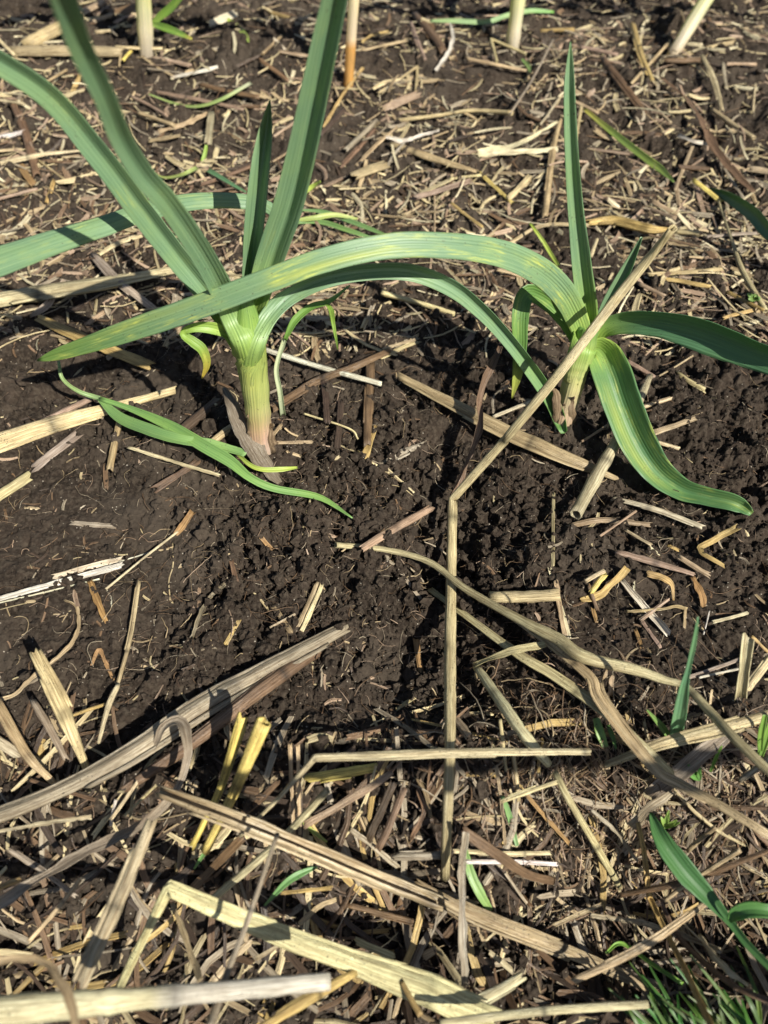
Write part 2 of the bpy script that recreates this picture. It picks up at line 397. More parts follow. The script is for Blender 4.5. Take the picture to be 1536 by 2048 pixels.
def fine_grit():
    g_ = (1+5**.5)/2
    v = unit(np.array([(-1, g_, 0), (1, g_, 0), (-1, -g_, 0), (1, -g_, 0), (0, -1, g_), (0, 1, g_), (0, -1, -g_), (0, 1, -g_), (g_, 0, -1), (g_, 0, 1), (-g_, 0, -1), (-g_, 0, 1)], float))
    f = np.array([(0, 11, 5), (0, 5, 1), (0, 1, 7), (0, 7, 10), (0, 10, 11), (1, 5, 9), (5, 11, 4), (11, 10, 2), (10, 7, 6), (7, 1, 8), (3, 9, 4), (3, 4, 2), (3, 2, 6), (3, 6, 8), (3, 8, 9), (4, 9, 5), (2, 4, 11), (6, 2, 10), (8, 6, 7), (9, 8, 1)])
    g = np.random.default_rng(44); n = 42000
    px = g.uniform(-250, 1786, n); py = g.uniform(300, 2120, n); px[:24000] = g.uniform(-50, 1586, 24000); py[:24000] = g.uniform(800, 1500, 24000)
    p = at_z(px, py, 0.0); x, y = p[:, 0], p[:, 1]; k = g.random(n) < .35+.8*rough(x, y); x, y = x[k], y[k]; n = len(x)
    r = .00026+.00085*g.random(n)**2.2; z = height(x, y)+r*.25
    P = v[None]*(1+.30*g.standard_normal((n, 12, 1)).clip(-1.5, 1.5))*g.uniform(.6, 1.3, (n, 1, 3))*r[:, None, None]+np.stack([x, y, z], 1)[:, None]
    o = tri_object('soil_grit', P.reshape(-1, 3), (f[None]+(np.arange(n)*12)[:, None, None]).reshape(-1, 3), M_SOIL)
    o.data.polygons.foreach_set('use_smooth', np.zeros(len(o.data.polygons), bool))
    tag(o, 'fine dark grit and granules over the open soil', 'soil grit', kind='stuff')
def crumbs():
    v, f = ico(); n = 12000
    px = rng.uniform(-350, 1886, n); py = rng.uniform(-60, 2200, n)
    px[:5200] = rng.normal(790, 330, 5200); py[:5200] = rng.normal(1060, 250, 5200)
    p = at_z(px, py, 0.0); x, y = p[:, 0], p[:, 1]
    keep = rng.random(n) < .06+rough(x, y)*1.1; x, y = x[keep], y[keep]; n = len(x)
    r = .00045+.0030*rng.random(n)**3.4
    z = height(x, y)+r*.35
    q = rng.standard_normal((n, 3, 3)); q, _ = np.linalg.qr(q)
    jit = 1+.32*rng.standard_normal((n, len(v), 1)).clip(-1.6, 1.6)
    P = (v[None]*jit*rng.uniform(.7, 1.25, (n, 1, 3)))@q
    P = P*r[:, None, None]+np.stack([x, y, z], 1)[:, None]
    F = f[None]+(np.arange(n)*len(v))[:, None, None]
    o = tri_object('soil_crumbs', P.reshape(-1, 3), F.reshape(-1, 3), M_SOIL)
    o.data.polygons.foreach_set('use_smooth', np.zeros(len(o.data.polygons), bool))
    tag(o, 'loose dark soil crumbs strewn over the bed', 'soil crumbs', kind='stuff')
crumbs(); fine_grit()

# ------------------------------------------------------------------ garlic plants
GREEN = np.array([.185, .300, .168]); BASE = np.array([.33, .47, .11]); DEEP = np.array([.085, .19, .095]); PALE = np.array([.30, .42, .12])
def leaf(root, org, rows, arc=.5, keel=.8, roll=0, yel=.15, base=.16, col=GREEN, tipcol=None, name='leaf', streak=None, thick=.012, seed=1, n=None, basecol=BASE, label=None, m=None, ragged=.012):
    """rows: (px, py, y, width px[, roll deg, arc, keel])"""
    full = [tuple(r)+(roll, arc, keel)[len(r)-4:] if len(r) < 7 else tuple(r) for r in rows]
    n = n or 46
    C = catmull(full, n)
    P = at_y(C[:, 0], C[:, 1], C[:, 2])
    g = ground_hit(C[:, 0], C[:, 1])+.0022; lowp = (P[:, 2] < g) & (np.arange(n) > n//3)
    P = np.where(lowp[:, None], at_z(C[:, 0], C[:, 1], g), P)
    for _ in range(2): P[1:-1] = np.where(lowp[1:-1, None] | lowp[:-2, None], (P[:-2]+P[1:-1]+P[2:])/3, P[1:-1])
    W = np.maximum(C[:, 3], .8)*depth(P)/FPX
    t = np.linspace(0, 1, n)[:, None]
    tint = basecol*(1-sstep(0, base*1.6, t))+col*sstep(0, base*1.6, t)
    if tipcol is not None: tint = tint*(1-sstep(.72, 1, t))+np.array(tipcol)*sstep(.72, 1, t)
    if streak is not None:       # a yellowed band along the blade: (side -1..1, half width, from, to, strength)
        tint = np.repeat(tint[:, None], 15, 1); ss = np.linspace(-1, 1, 15)[None]; rs = np.random.default_rng(seed)
        for c_, w_, a_, b_, k_ in streak:
            nz = np.interp(t[:, 0], np.linspace(0, 1, 14), rs.uniform(.35, 1, 14))[:, None]
            q = (np.exp(-((ss-c_)/w_)**2)*nz*(sstep(a_, a_+.12, t)*(1-sstep(b_-.12, b_, t)))*k_)[..., None]
            tint = tint*(1-q)+np.array([.50, .52, .10])*q
    mb = MB()
    sweep(mb, P-org, W, kind='strip', roll=np.radians(C[:, 4]), arc=C[:, 5], keel=C[:, 6], thick=thick, tint=tint, yel=max(yel, 1e-5), jag=0, K=15,
          ragged=ragged, seed=seed, up=unit(CAMP-P))
    o = mb.obj(name, m or M_LEAF, root); o.location = (0, 0, 0)
    if label: o['label'] = label
    return o
def stem(root, org, rows, cols, name='stem', seed=2, slant=0, n=26):
    C = catmull(rows, n); P = at_y(C[:, 0], C[:, 1], C[:, 2]); W = C[:, 3]*depth(P)/FPX
    cols = np.array(cols); t = np.linspace(0, 1, n)
    tint = np.stack([np.interp(t, cols[:, 0], cols[:, k]) for k in (1, 2, 3)], 1)
    mb = MB(); sweep(mb, P-org, W, kind='tube', tint=tint, yel=.12, jag=0, side=slant, K=28, seed=seed)
    return mb.obj(name, M_LEAF, root)
def plant(name, px, py, label, group=None):
    z = float(ground_hit(np.array([px]), np.array([py]))[0]); org = at_z(px, py, z)
    e = bpy.data.objects.new(name, None); COL.objects.link(e); e.location = org; e.empty_display_size = .02
    tag(e, label, 'garlic plant', group); return e, np.array(org)

STEMC = [(0, .42, .30, .22), (.08, .62, .46, .38), (.18, .56, .36, .27), (.25, .50, .40, .22), (.36, .46, .48, .19), (.62, .38, .45, .12), (.85, .24, .38, .09), (1, .17, .30, .08)]
# --- the large one, left
g1, o1 = plant('garlic_plant', 523, 893, 'large garlic plant with thick pink-footed stem and tall green leaves', 'garlic plants')
yb = o1[1]
stem(g1, o1, [(524, 915, yb, 50), (519, 860, yb+.001, 49), (511, 790, yb+.002, 52), (502, 720, yb+.003, 58), (494, 665, yb+.004, 60), (492, 615, yb+.006, 36), (492, 585, yb+.007, 20)], STEMC, seed=3)
stem(g1, o1, [(509, 800, yb+.0018, 44), (501, 722, yb+.0026, 59), (492, 676, yb+.0034, 64)], [(0, .47, .46, .17), (1, .30, .42, .10)], 'sheath', slant=.55, seed=5, n=14)
leaf(g1, o1, [(500, 660, .300, 26), (540, 560, .312, 28), (560, 470, .330, 24), (548, 422, .343, 24), (500, 403, .345, 30), (400, 400, .335, 34), (300, 418, .318, 38), (200, 452, .300, 42), (100, 484, .280, 50), (0, 518, .260, 60), (-90, 548, .243, 66)],
     arc=-.5, keel=-.3, roll=-22, yel=.5, seed=11, n=70, base=.1)
leaf(g1, o1, [(478, 690, .298, 30), (448, 632, .300, 38), (412, 582, .300, 42), (358, 515, .300, 46), (285, 420, .295, 50), (200, 308, .288, 50), (104, 195, .280, 47), (0, 123, .270, 45), (-90, 75, .262, 42)],
     arc=.1, keel=1.3, roll=14, yel=.35, seed=12, n=60, base=.12)
leaf(g1, o1, [(494, 640, .301, 22), (499, 580, .303, 26), (505, 520, .306, 32), (513, 430, .309, 38), (524, 330, .314, 36), (533, 260, .318, 26), (540, 200, .322, 2)],
     arc=-.5, keel=2.3, roll=6, yel=.1, seed=13, base=.15, tipcol=(.16, .24, .09))
leaf(g1, o1, [(498, 650, .298, 26), (522, 580, .300, 44), (548, 500, .302, 54), (576, 420, .302, 57), (600, 330, .301, 57), (622, 230, .299, 55), (647, 110, .296, 53), (669, 10, .293, 50), (690, -90, .289, 44), (705, -170, .286, 36)],
     arc=-.75, keel=2.3, roll=4, yel=.22, seed=14, n=64, base=.14)
leaf(g1, o1, [(500, 770, yb+.0030, 38, 0, -2.6, 0), (497, 735, yb-.0042, 46, 0, -2.6, 0), (507, 690, yb-.0064, 44, 8, -1.9, 0), (534, 640, .289, 38, 20, 0, .4), (580, 588, .300, 34), (650, 556, .304, 33), (730, 541, .308, 33), (820, 541, .311, 34), (900, 570, .313, 34), (965, 620, .314, 30), (1020, 680, .315, 28), (1070, 745, .313, 29), (1106, 800, .308, 28), (1124, 845, .303, 24), (1130, 866, .301, 14)],
     arc=.3, keel=1.3, roll=-18, yel=.2, seed=15, n=70, base=.12, tipcol=(.13, .26, .07))
leaf(g1, o1, [(506, 752, yb+.0030, 40, 0, -2.6, 0), (500, 722, yb-.0046, 50, 0, -2.6, 0), (488, 682, yb-.0068, 52, 0, -1.9, 0), (464, 632, .286, 48, -6, -.5, .2), (438, 572, .279, 47), (400, 504, .268, 47), (338, 412, .254, 46), (285, 350, .245, 45), (240, 275, .236, 43), (208, 195, .227, 43), (160, 95, .216, 46), (126, 0, .206, 50), (96, -100, .195, 52)],
     arc=.1, keel=1.25, roll=-4, yel=.12, seed=16, n=66, base=.16)
leaf(g1, o1, [(496, 705, .2925, 10), (465, 672, .289, 18), (425, 655, .286, 24), (385, 655, .284, 17), (366, 668, .283, 15), (385, 684, .281, 20), (404, 700, .280, 20), (413, 728, .279, 14), (404, 757, .279, 2)],
     arc=.8, keel=.5, roll=15, yel=.6, seed=17, col=np.array([.20, .32, .06]), base=.5, tipcol=(.50, .36, .06), label='small curled yellow-tipped lowest leaf')
leaf(g1, o1, [(448, 775, .303, 8), (462, 805, .292, 24), (482, 850, .284, 36), (512, 902, .274, 38), (538, 938, .267, 30), (560, 966, .261, 12)],
     arc=-.9, keel=0, roll=10, yel=.01, name='withered_leaf', seed=18, col=np.array([.20, .165, .12]), basecol=np.array([.12, .095, .07]), m=M_STRAW, thick=.03, ragged=.10, label='grey-brown rotten leaf at the foot')
# --- the small one, right
g2, o2 = plant('garlic_plant', 1128, 838, 'smaller garlic plant with six floppy leaves right of the large one', 'garlic plants')
y2 = o2[1]
stem(g2, o2, [(1120, 862, y2-.002, 42), (1133, 815, y2+.003, 42), (1150, 755, y2+.009, 43), (1166, 700, y2+.015, 46), (1178, 655, y2+.019, 40)],
     [(0, .42, .30, .22), (.2, .50, .36, .26), (.45, .50, .47, .24), (.75, .36, .44, .12), (1, .14, .27, .07)], seed=21)
stem(g2, o2, [(1146, 762, y2+.0078, 38), (1158, 722, y2+.012, 51), (1166, 695, y2+.0145, 52)], [(0, .46, .45, .20), (1, .28, .42, .10)], 'sheath', slant=.6, seed=22, n=12)
leaf(g2, o2, [(1176, 690, .333, 22), (1172, 620, .334, 40), (1160, 520, .333, 38), (1148, 400, .332, 30), (1141, 290, .332, 26), (1138, 190, .334, 22), (1139, 130, .336, 14), (1141, 84, .337, 1)],
     arc=-.5, keel=1.8, roll=-8, yel=.12, seed=31, n=56, base=.2)
leaf(g2, o2, [(1192, 690, .332, 16), (1212, 625, .336, 24), (1240, 572, .340, 26), (1262, 528, .343, 20), (1284, 474, .345, 4)], arc=.6, keel=1.2, roll=26, yel=.05, seed=32, n=30, base=.15)
leaf(g2, o2, [(1164, 700, .329, 26), (1142, 655, .334, 30), (1108, 612, .338, 34), (1072, 588, .338, 34), (1050, 590, .334, 34), (1040, 630, .327, 34), (1039, 690, .320, 28), (1036, 740, .316, 22), (1024, 797, .312, 2)],
     arc=.7, keel=.4, roll=10, yel=.55, seed=33, n=54, base=.2, col=np.array([.12, .24, .06]), tipcol=(.34, .36, .08), label='leaf folded down at half length with yellowing tip')
leaf(g2, o2, [(1172, 700, .327, 30), (1155, 640, .324, 44), (1125, 585, .318, 52), (1075, 540, .311, 54), (1000, 507, .303, 52), (900, 492, .293, 50), (780, 492, .284, 50), (650, 520, .276, 48), (520, 568, .272, 48), (400, 613, .272, 48), (280, 654, .276, 44), (180, 688, .281, 34), (110, 710, .286, 22), (74, 721, .289, 3)],
     arc=-.6, keel=.5, roll=-8, yel=1.0, streak=[(.35, .3, .34, .66, .6), (-.5, .3, .66, .98, .35)], seed=34, n=96, base=.08, tipcol=(.16, .27, .06), label='long arching leaf crossing in front of the large plant')
leaf(g2, o2, [(1180, 692, .328, 20), (1205, 655, .326, 44), (1250, 638, .322, 56), (1320, 640, .313, 64), (1390, 655, .303, 78), (1450, 676, .294, 80), (1510, 700, .284, 70), (1575, 722, .273, 66), (1660, 748, .262, 40), (1720, 775, .255, 4)],
     arc=.9, keel=.5, roll=-40, yel=.05, seed=35, n=64, base=.15, col=DEEP*1.25)
leaf(g2, o2, [(1174, 705, .325, 24), (1200, 702, .324, 52), (1222, 745, .312, 72), (1246, 815, .296, 72), (1276, 885, .280, 68), (1314, 942, .267, 56), (1362, 978, .257, 44), (1412, 993, .250, 36), (1462, 1004, .244, 34), (1492, 1018, .2405, 22), (1503, 1028, .239, 10)],
     arc=.1, keel=1.5, roll=2, yel=.95, streak=[(-.5, .24, .14, .72, .48), (.1, .5, .80, 1.05, .22)], seed=36, n=64, base=.12, col=np.array([.10, .22, .085]), label='broad front leaf drooping to the soil with yellow streak')
def skins(root, org, px, py, y0, w_, seed, dy):
    r = random.Random(seed)
    for i, (a, hgt, off) in enumerate(((-.55, 62, -.22), (.5, 44, .2), (.0, 30, .02))):
        x0 = px+off*w_; rows = [(x0+a*w_*.35, py+16, y0-.0035, w_*.40), (x0+a*w_*.15, py-hgt*.3, y0-.0045+dy*.3, w_*.46), (x0+a*w_*.25, py-hgt*.8, y0-.0040+dy*.8, w_*.30), (x0+a*w_*.6, py-hgt, y0-.0065+dy, w_*.08)]
        leaf(root, org, rows, arc=-1.6, keel=0, roll=a*30, yel=.01, name='papery_skin', seed=seed+i, n=20, col=np.array([.34, .25, .16])*r.uniform(.6, 1.1), basecol=np.array([.10, .075, .05]), m=M_STRAW, thick=.02, ragged=.25)
skins(g1, o1, 523, 893, yb, 50, 61, .002); skins(g2, o2, 1128, 838, y2, 42, 71, .004)
# --- far row: only their feet are in the picture, their leaves stand above it
def far_garlic(foot, top, wpx, lean, label, seed, foot_orange=False, extra=()):
    e, og = plant('garlic_plant', foot[0], foot[1], label, 'garlic plants')
    y0 = og[1]; r = random.Random(seed)
    x1, y1 = top; k = lean
    cols = [(0, .45, .36, .28), (.25, .66, .57, .46), (.6, .62, .60, .34), (1, .36, .46, .12)]
    if foot_orange: cols = [(0, .55, .30, .10), (.35, .55, .30, .10), (.40, .66, .52, .40), (1, .60, .55, .34)]
    stem(e, og, [(foot[0]-(x1-foot[0])*.10, foot[1]+8, y0, wpx*.86), (foot[0], foot[1]-2, y0, wpx*.9), (x1, y1, y0+k, wpx), (x1+(x1-foot[0])*.9, y1-90, y0+k*2, wpx*1.05)], cols, seed=seed, n=16)
    bx, by = x1+(x1-foot[0])*.8, y1-70
    yy = y0+k*1.8
    for i, a in enumerate((-75, -35, 5, 40, 80)):
        L = 260+60*r.random(); s = math.sin(R(a)); c = math.cos(R(a))
        leaf(e, og, [(bx, by, yy, wpx*.6), (bx+s*L*.3, by-c*L*.35-30, yy+.02*c, wpx*.95), (bx+s*L*.7, by-c*L*.7-20, yy+.03*c, wpx*.85), (bx+s*L*1.1, by-c*L*.8+abs(s)*60, yy+.03*c-.02*abs(s), 2)],
             arc=.4, keel=1.1, roll=s*20, yel=.1, seed=seed*7+i, n=24)
    for q in extra: leaf(e, og, q, arc=.6, keel=.4, yel=.5, seed=seed+5, n=24, col=np.array([.17, .30, .06]), tipcol=(.42, .38, .08), roll=10)
    return e
far_garlic((293, 112), (287, 0), 31, .0, 'far garlic stem at upper left with small yellowing leaf hanging on its right', 41,
           extra=[[(300, 52, .775, 6), (322, 32, .772, 13), (345, 12, .77, 14), (380, -30, .765, 10), (420, -70, .76, 3)], [(302, 48, .775, 6), (325, 54, .765, 13), (352, 64, .755, 12), (384, 78, .745, 4)]])
far_garlic((697, 168), (708, 0), 21, .01, 'far garlic stem with orange rotting foot right behind the tall leaf', 42, True)
far_garlic((1024, 104), (1037, 0), 28, .01, 'far upright garlic stem at top right of centre', 43)
far_garlic((1346, 110), (1412, 0), 26, .03, 'far garlic stem leaning strongly right at the upper right', 44)
# --- a neighbour just outside the frame on the right: one drooping leaf reaches in
g7, o7 = plant('garlic_plant', 1800, 640, 'garlic plant past the right edge with one dark leaf drooping in', 'garlic plants')
y7 = o7[1]
stem(g7, o7, [(1798, 650, y7, 38), (1806, 560, y7+.003, 38), (1812, 480, y7+.005, 40)], STEMC, seed=51, n=14)
leaf(g7, o7, [(1812, 500, y7+.004, 20), (1770, 430, y7+.01, 34), (1690, 420, y7+.03, 40), (1610, 470, y7+.04, 36), (1548, 468, y7+.06, 28), (1506, 426, y7+.095, 26), (1462, 396, y7+.13, 20), (1420, 376, y7+.155, 3)], arc=.5, keel=.7, roll=20, yel=.1, seed=52, col=DEEP)
leaf(g7, o7, [(1812, 500, y7+.005, 20), (1830, 400, y7+.01, 36), (1850, 260, y7+.01, 32), (1862, 120, y7+.01, 3)], arc=.4, keel=1.3, seed=53)
leaf(g7, o7, [(1815, 500, y7+.004, 20), (1900, 420, y7, 34), (2000, 440, y7-.02, 30), (2090, 520, y7-.03, 3)], arc=.5, keel=.8, seed=54)

# ------------------------------------------------------------------ straw
TINT = dict(pale=(.66, .56, .335), cream=(.70, .63, .43), gold=(.54, .39, .155), yellow=(.68, .55, .17), tan=(.50, .39, .235), pink=(.43, .315, .225),
            brown=(.205, .130, .075), dark=(.085, .058, .040), grey=(.40, .34, .25), white=(.76, .72, .62), olive=(.54, .475, .29), orange=(.40, .25, .11), lemon=(.70, .64, .385))
WORD = dict(pale='pale', cream='cream', gold='golden', yellow='bright yellow', tan='tan', pink='pinkish tan', brown='brown', dark='dark rotten', grey='weathered grey',
            white='whitish', olive='olive tan', orange='orange-brown', lemon='pale yellow')
ZONES = [  # x0, y0, x1, y1, phrase
 (-400, -300, 250, 130, 'left of the far left garlic stem'), (250, -300, 480, 130, 'beside the far left garlic stem'),
 (480, -300, 690, 250, 'left of the tall leaf at top'), (690, -300, 930, 180, 'between the two middle far garlic stems'),
 (930, -300, 1170, 180, 'near the third far garlic stem'), (1170, -300, 1330, 240, 'left of the leaning far garlic stem'), (1330, -300, 1960, 240, 'near the leaning far garlic stem'),
 (-400, 130, 200, 330, 'under the big leaf at the left edge'), (200, 130, 500, 400, 'behind the large garlic\'s blurred leaves'),
 (-400, 330, 480, 520, 'near the arching leaf at the left edge'), (480, 250, 700, 520, 'behind the large garlic\'s upright leaves'),
 (700, 180, 930, 360, 'between the garlic leaves at top centre'), (930, 180, 1130, 360, 'left of small garlic\'s tall leaf'),
 (1130, 240, 1330, 440, 'right of small garlic\'s tall leaf'), (1330, 240, 1960, 420, 'above the right edge\'s drooping leaf'),
 (700, 360, 1130, 480, 'above the long arching leaf'), (1130, 440, 1960, 640, 'behind the leaning kinked straw'),
 (-400, 520, 460, 700, 'behind the arching leaf\'s tip'), (460, 480, 700, 700, 'just behind the large garlic\'s stem'), (700, 480, 1130, 700, 'under the long arching leaf'),
 (1130, 640, 1960, 860, 'right of small garlic\'s drooping leaf'), (-400, 700, 440, 1000, 'left of the large garlic\'s stem'),
 (440, 700, 800, 1000, 'around the foot of the large garlic'), (800, 700, 1300, 1010, 'below the small garlic'), (1300, 860, 1960, 1040, 'beyond the drooping leaf\'s tip'),
 (-400, 1000, 360, 1260, 'on the crusted soil at the left'), (360, 1000, 720, 1260, 'on the crumbly soil below the large garlic'), (720, 1000, 900, 1420, 'left of the long vertical straw'),
 (900, 1010, 1160, 1260, 'right of the long vertical straw\'s top'), (1160, 1040, 1380, 1340, 'on the bare patch at the right'), (1380, 1040, 1960, 1340, 'on rough soil at the right edge'),
 (-400, 1260, 250, 1560, 'above the thick straw at lower left'), (250, 1260, 720, 1440, 'above the big slanting straw'),
 (900, 1260, 1160, 1480, 'in the tangle right of the vertical straw'), (1160, 1340, 1960, 1520, 'in the crossing stalks at lower right'),
 (250, 1440, 620, 1700, 'around the bright yellow tubes'), (-400, 1560, 250, 1800, 'below the thick straw at left edge'),
 (620, 1420, 900, 1560, 'by the long horizontal straw'), (620, 1560, 900, 1760, 'left of the vertical straw\'s foot'), (900, 1480, 1250, 1700, 'right of the vertical straw\'s foot'),
 (1250, 1520, 1960, 1800, 'by the big green weed at lower right'), (900, 1700, 1250, 1900, 'in the dark furrow at lower right'),
 (-400, 1800, 340, 2300, 'in the lower left corner'), (250, 1700, 640, 1880, 'beside the kinked cream stalk'), (340, 1880, 760, 2300, 'at the bottom left of centre'),
 (640, 1760, 960, 2300, 'at the bottom centre'), (960, 1800, 1960, 2300, 'in the lower right corner'), (-400, -400, 2000, 2400, 'on the bed')]
def zone(x, y):
    for a, b, c, d, s in ZONES:
        if a <= x < c and b <= y < d: return s
straw_list = []
def nwords(t): return len(t.replace("'", ' ').replace('-', ' ').split())
def auto_label(kind, tint, pts, wpx):
    P = np.array([p[:2] for p in pts], float); c = P[len(P)//2] if len(P) > 2 else P.mean(0)
    L = np.linalg.norm(np.diff(P, axis=0), axis=1).sum(); sc = depth(at_z(c[0], c[1], 0.0))/FPX*1000; Lm = L*sc; Wm = wpx*sc
    ln = 'tiny' if Lm < 9 else 'short' if Lm < 20 else 'medium' if Lm < 45 else 'long'
    wd = 'hair-thin ' if Wm < 1.3 else 'thin ' if Wm < 2.6 else '' if Wm < 6 else 'thick '
    kd = {'T': 'round straw', 'C': 'split straw', 'U': 'hollow straw', 'F': 'flat straw strip', 'L': 'dry leaf'}[kind]
    d = P[-1]-P[0]; a = math.degrees(math.atan2(-d[1], d[0])) % 180
    di = 'level' if a < 18 or a > 162 else 'rising right' if a < 68 else 'upright' if a < 112 else 'rising left'
    t = f"{ln} {wd}{WORD[tint]} {kd} {di} {zone(*c)}"
    return t if nwords(t) <= 14 else f"{ln} {WORD[tint]} {kd} {di} {zone(*c)}"
def straw(kind, tint, wpx, pts, label=None, kink=False, roll=None, nodes=(), arc=None, jag=None, stuff=None, split=None, ragged=None, lift=0, taper=None, endtint=None, yel=0):
    """pts: (px, py[, lift mm]); wpx: one width or one per point"""
    seed = len(straw_list)*7+3; r = random.Random(seed)
    pts = [tuple(p)+(lift,)*(3-len(p)) for p in pts]
    pts = [(a, b, c*(1+.35*float(sstep(1380, 1520, b)))+1.5*float(sstep(1380, 1520, b))) for a, b, c in pts]
    ws = list(wpx) if isinstance(wpx, (list, tuple)) else [wpx]*len(pts)
    if len(ws) != len(pts): ws = list(np.interp(np.linspace(0, 1, len(pts)), np.linspace(0, 1, len(ws)), ws))
    ws = [q*(1-.38*float(sstep(1400, 1600, p[1]))*(1-.6*float(sstep(1930, 1990, p[1])))) for p, q in zip(pts, ws)]
    rows = [p+(q,) for p, q in zip(pts, ws)]
    Lpx = sum(math.dist(a[:2], b[:2]) for a, b in zip(pts, pts[1:])); n = int(min(90, max(8, Lpx/max(3, np.mean(ws)*.55))))
    if len(rows) == 2 and Lpx > 40 and not kink:       # nothing dry is perfectly straight
        a, b = rows; m_ = r.uniform(-.018, .018)*Lpx; q = r.uniform(.35, .65)
        rows.insert(1, tuple(a[i]*(1-q)+b[i]*q + (0 if i > 1 else (-(b[1]-a[1]), b[0]-a[0])[i]/Lpx*m_) for i in range(4)))
    C = polyline(rows, n) if kink else catmull(rows, n)
    g = ground_hit(C[:, 0], C[:, 1]); n = len(C); t = np.linspace(0, 1, n)
    flex = kind == 'L' or len(pts) > 3
    k = max(3, n//(4 if flex else 1))
    if not flex or n < 8: A = np.polyfit(t, g, 1); gf = np.polyval(A, t)
    else: A = np.polyfit(t, g, min(5, 1+len(pts)//2)); gf = np.polyval(A, t)
    gf = gf+np.percentile(g-gf, 78)
    P0 = at_z(C[:, 0], C[:, 1], gf); Wm = C[:, 3]*depth(P0)/FPX
    z = gf+Wm*(.45 if kind == 'T' else .22)+C[:, 2]*.001
    P = at_z(C[:, 0], C[:, 1], z); Wm = C[:, 3]*depth(P)/FPX
    col = np.array(TINT[tint])*r.uniform(.86, 1.12)*np.array([1, r.uniform(.96, 1.04), r.uniform(.9, 1.1)])
    T = np.repeat(col[None], n, 0)
    if endtint is not None: T = T*(1-sstep(*endtint[1:], t)[:, None])+np.array(TINT[endtint[0]])*sstep(*endtint[1:], t)[:, None]
    T = T*(1+.10*np.array([math.sin(q*9+seed)+.6*math.sin(q*23+seed) for q in t]))[:, None]
    Wv = Wm*np.interp(t, np.linspace(0, 1, 9), [r.uniform(.90, 1.09) for _ in range(9)])
    if len(nodes) == 0 and kind in 'TC' and Lpx > 150: nodes = (r.uniform(.25, .75),)
    for q in nodes:
        L = np.concatenate([[0], np.cumsum(np.linalg.norm(np.diff(P, axis=0), axis=1))]); dd = np.abs(L-L[-1]*q)
        kx = np.exp(-(dd/(Wm.mean()*.35))**2); T = T*(1-.72*kx[:, None]); Wv *= 1+.14*kx
    if taper: Wv *= 1-(1-taper)*sstep(.75, 1, t)
    mb = MB(); kw = dict(tint=T, seed=seed)
    if kind == 'T': sweep(mb, P, Wv, kind='tube', jag=.25 if jag is None else jag, squash=r.uniform(.72, .95), up=np.array([0, 0, 1.])+0*P, **kw)
    else:
        a = {'C': -r.uniform(1.7, 2.6), 'U': r.uniform(1.7, 2.4), 'F': r.uniform(-.9, .5), 'L': r.uniform(.4, 1.6)}[kind] if arc is None else arc
        ro = math.radians(r.uniform(-16, 16)) if roll is None else np.radians(np.interp(t, np.linspace(0, 1, len(np.atleast_1d(roll))), np.atleast_1d(roll)))
        if kind == 'L': ro = ro+np.radians(np.interp(t, np.linspace(0, 1, 7), [r.uniform(-28, 28) for _ in range(7)]))
        sweep(mb, P, Wv, kind='strip', arc=a, roll=ro, thick={'C': .10, 'U': .09, 'F': .10, 'L': .035}[kind], jag={'C': .8, 'U': .8, 'F': .9, 'L': .3}[kind] if jag is None else jag,
              ragged={'C': .05, 'U': .05, 'F': .09, 'L': .22}[kind] if ragged is None else ragged, K=13, toward=.55, **kw)
        if kind in 'CU' and Lpx > 75 and split is None: split = 1
        if split and Lpx > 300: split += 2
        if split:    # a fibre strand peeling off along the edge
            for q in range(split):
                i0 = r.randint(0, n//3); i1 = min(n, i0+max(5, int(n*r.uniform(.45, .8)))); sd = r.choice((-1, 1))
                Tn = unit(np.gradient(P, axis=0)); Sd = np.cross(Tn, np.array([0, 0, 1.]))
                Q = (P+Sd*(sd*Wm*r.uniform(.42, .62))[:, None]-np.array([0, 0, 1.])*Wm[:, None]*.15)[i0:i1]
                if len(Q) > 3: sweep(mb, Q, Wm[i0:i1]*r.uniform(.22, .34), kind='strip', arc=-1, thick=.2, tint=T[i0:i1]*r.uniform(.75, 1.15), seed=seed+q+1, K=5, jag=1.5, toward=.4)
    if stuff is not None: return
    V = np.concatenate(mb.v); c = V.mean(0); mb.v = [v-c for v in mb.v]
    nm = {'T': 'round_straw', 'C': 'split_straw', 'U': 'hollow_straw', 'F': 'straw_strip', 'L': 'dry_leaf'}[kind]
    o = mb.obj(nm, M_STRAW); o.location = c
    o['category'] = 'dry leaf' if kind == 'L' else 'straw'
    straw_list.append((o, label or auto_label(kind, tint, pts, np.mean(ws)), label is not None, pts[len(pts)//2][0], pts[len(pts)//2][1]))
    return o
s = straw
# foreground, big pieces
s('C', 'grey', [50, 44, 42, 34, 24], [(-70, 1655, 10), (100, 1590, 10), (250, 1512, 9), (400, 1412, 8), (520, 1345, 6), (688, 1256, 3)], 'thickest foreground straw, greyish, slanting from left edge up to the bare soil', arc=-2.2, split=2)
s('C', 'brown', [26, 30, 22], [(255, 1575, 8), (380, 1490, 6), (560, 1352, 4), (655, 1290, 2)], 'darker grey-brown stalk lying just under the thickest slanting straw')
s('T', 'lemon', [64, 58, 46, 44], [(-60, 2026, 60), (160, 2006, 56), (400, 1985, 50), (655, 1962, 44)], 'thick pale stalk across the lower left corner with whitened right end', nodes=(.53,), endtint=('white', .50, .56))
s('U', 'lemon', [22, 30, 44, 62, 66, 56], [(240, 1970, 8), (290, 1870, 22), (337, 1778, 34), (480, 1842, 30), (700, 1925, 24), (860, 1985, 20), (985, 2042, 14)], 'cream-yellow stalk bent sharply like an upside-down V at bottom left', kink=True, arc=-1.7)
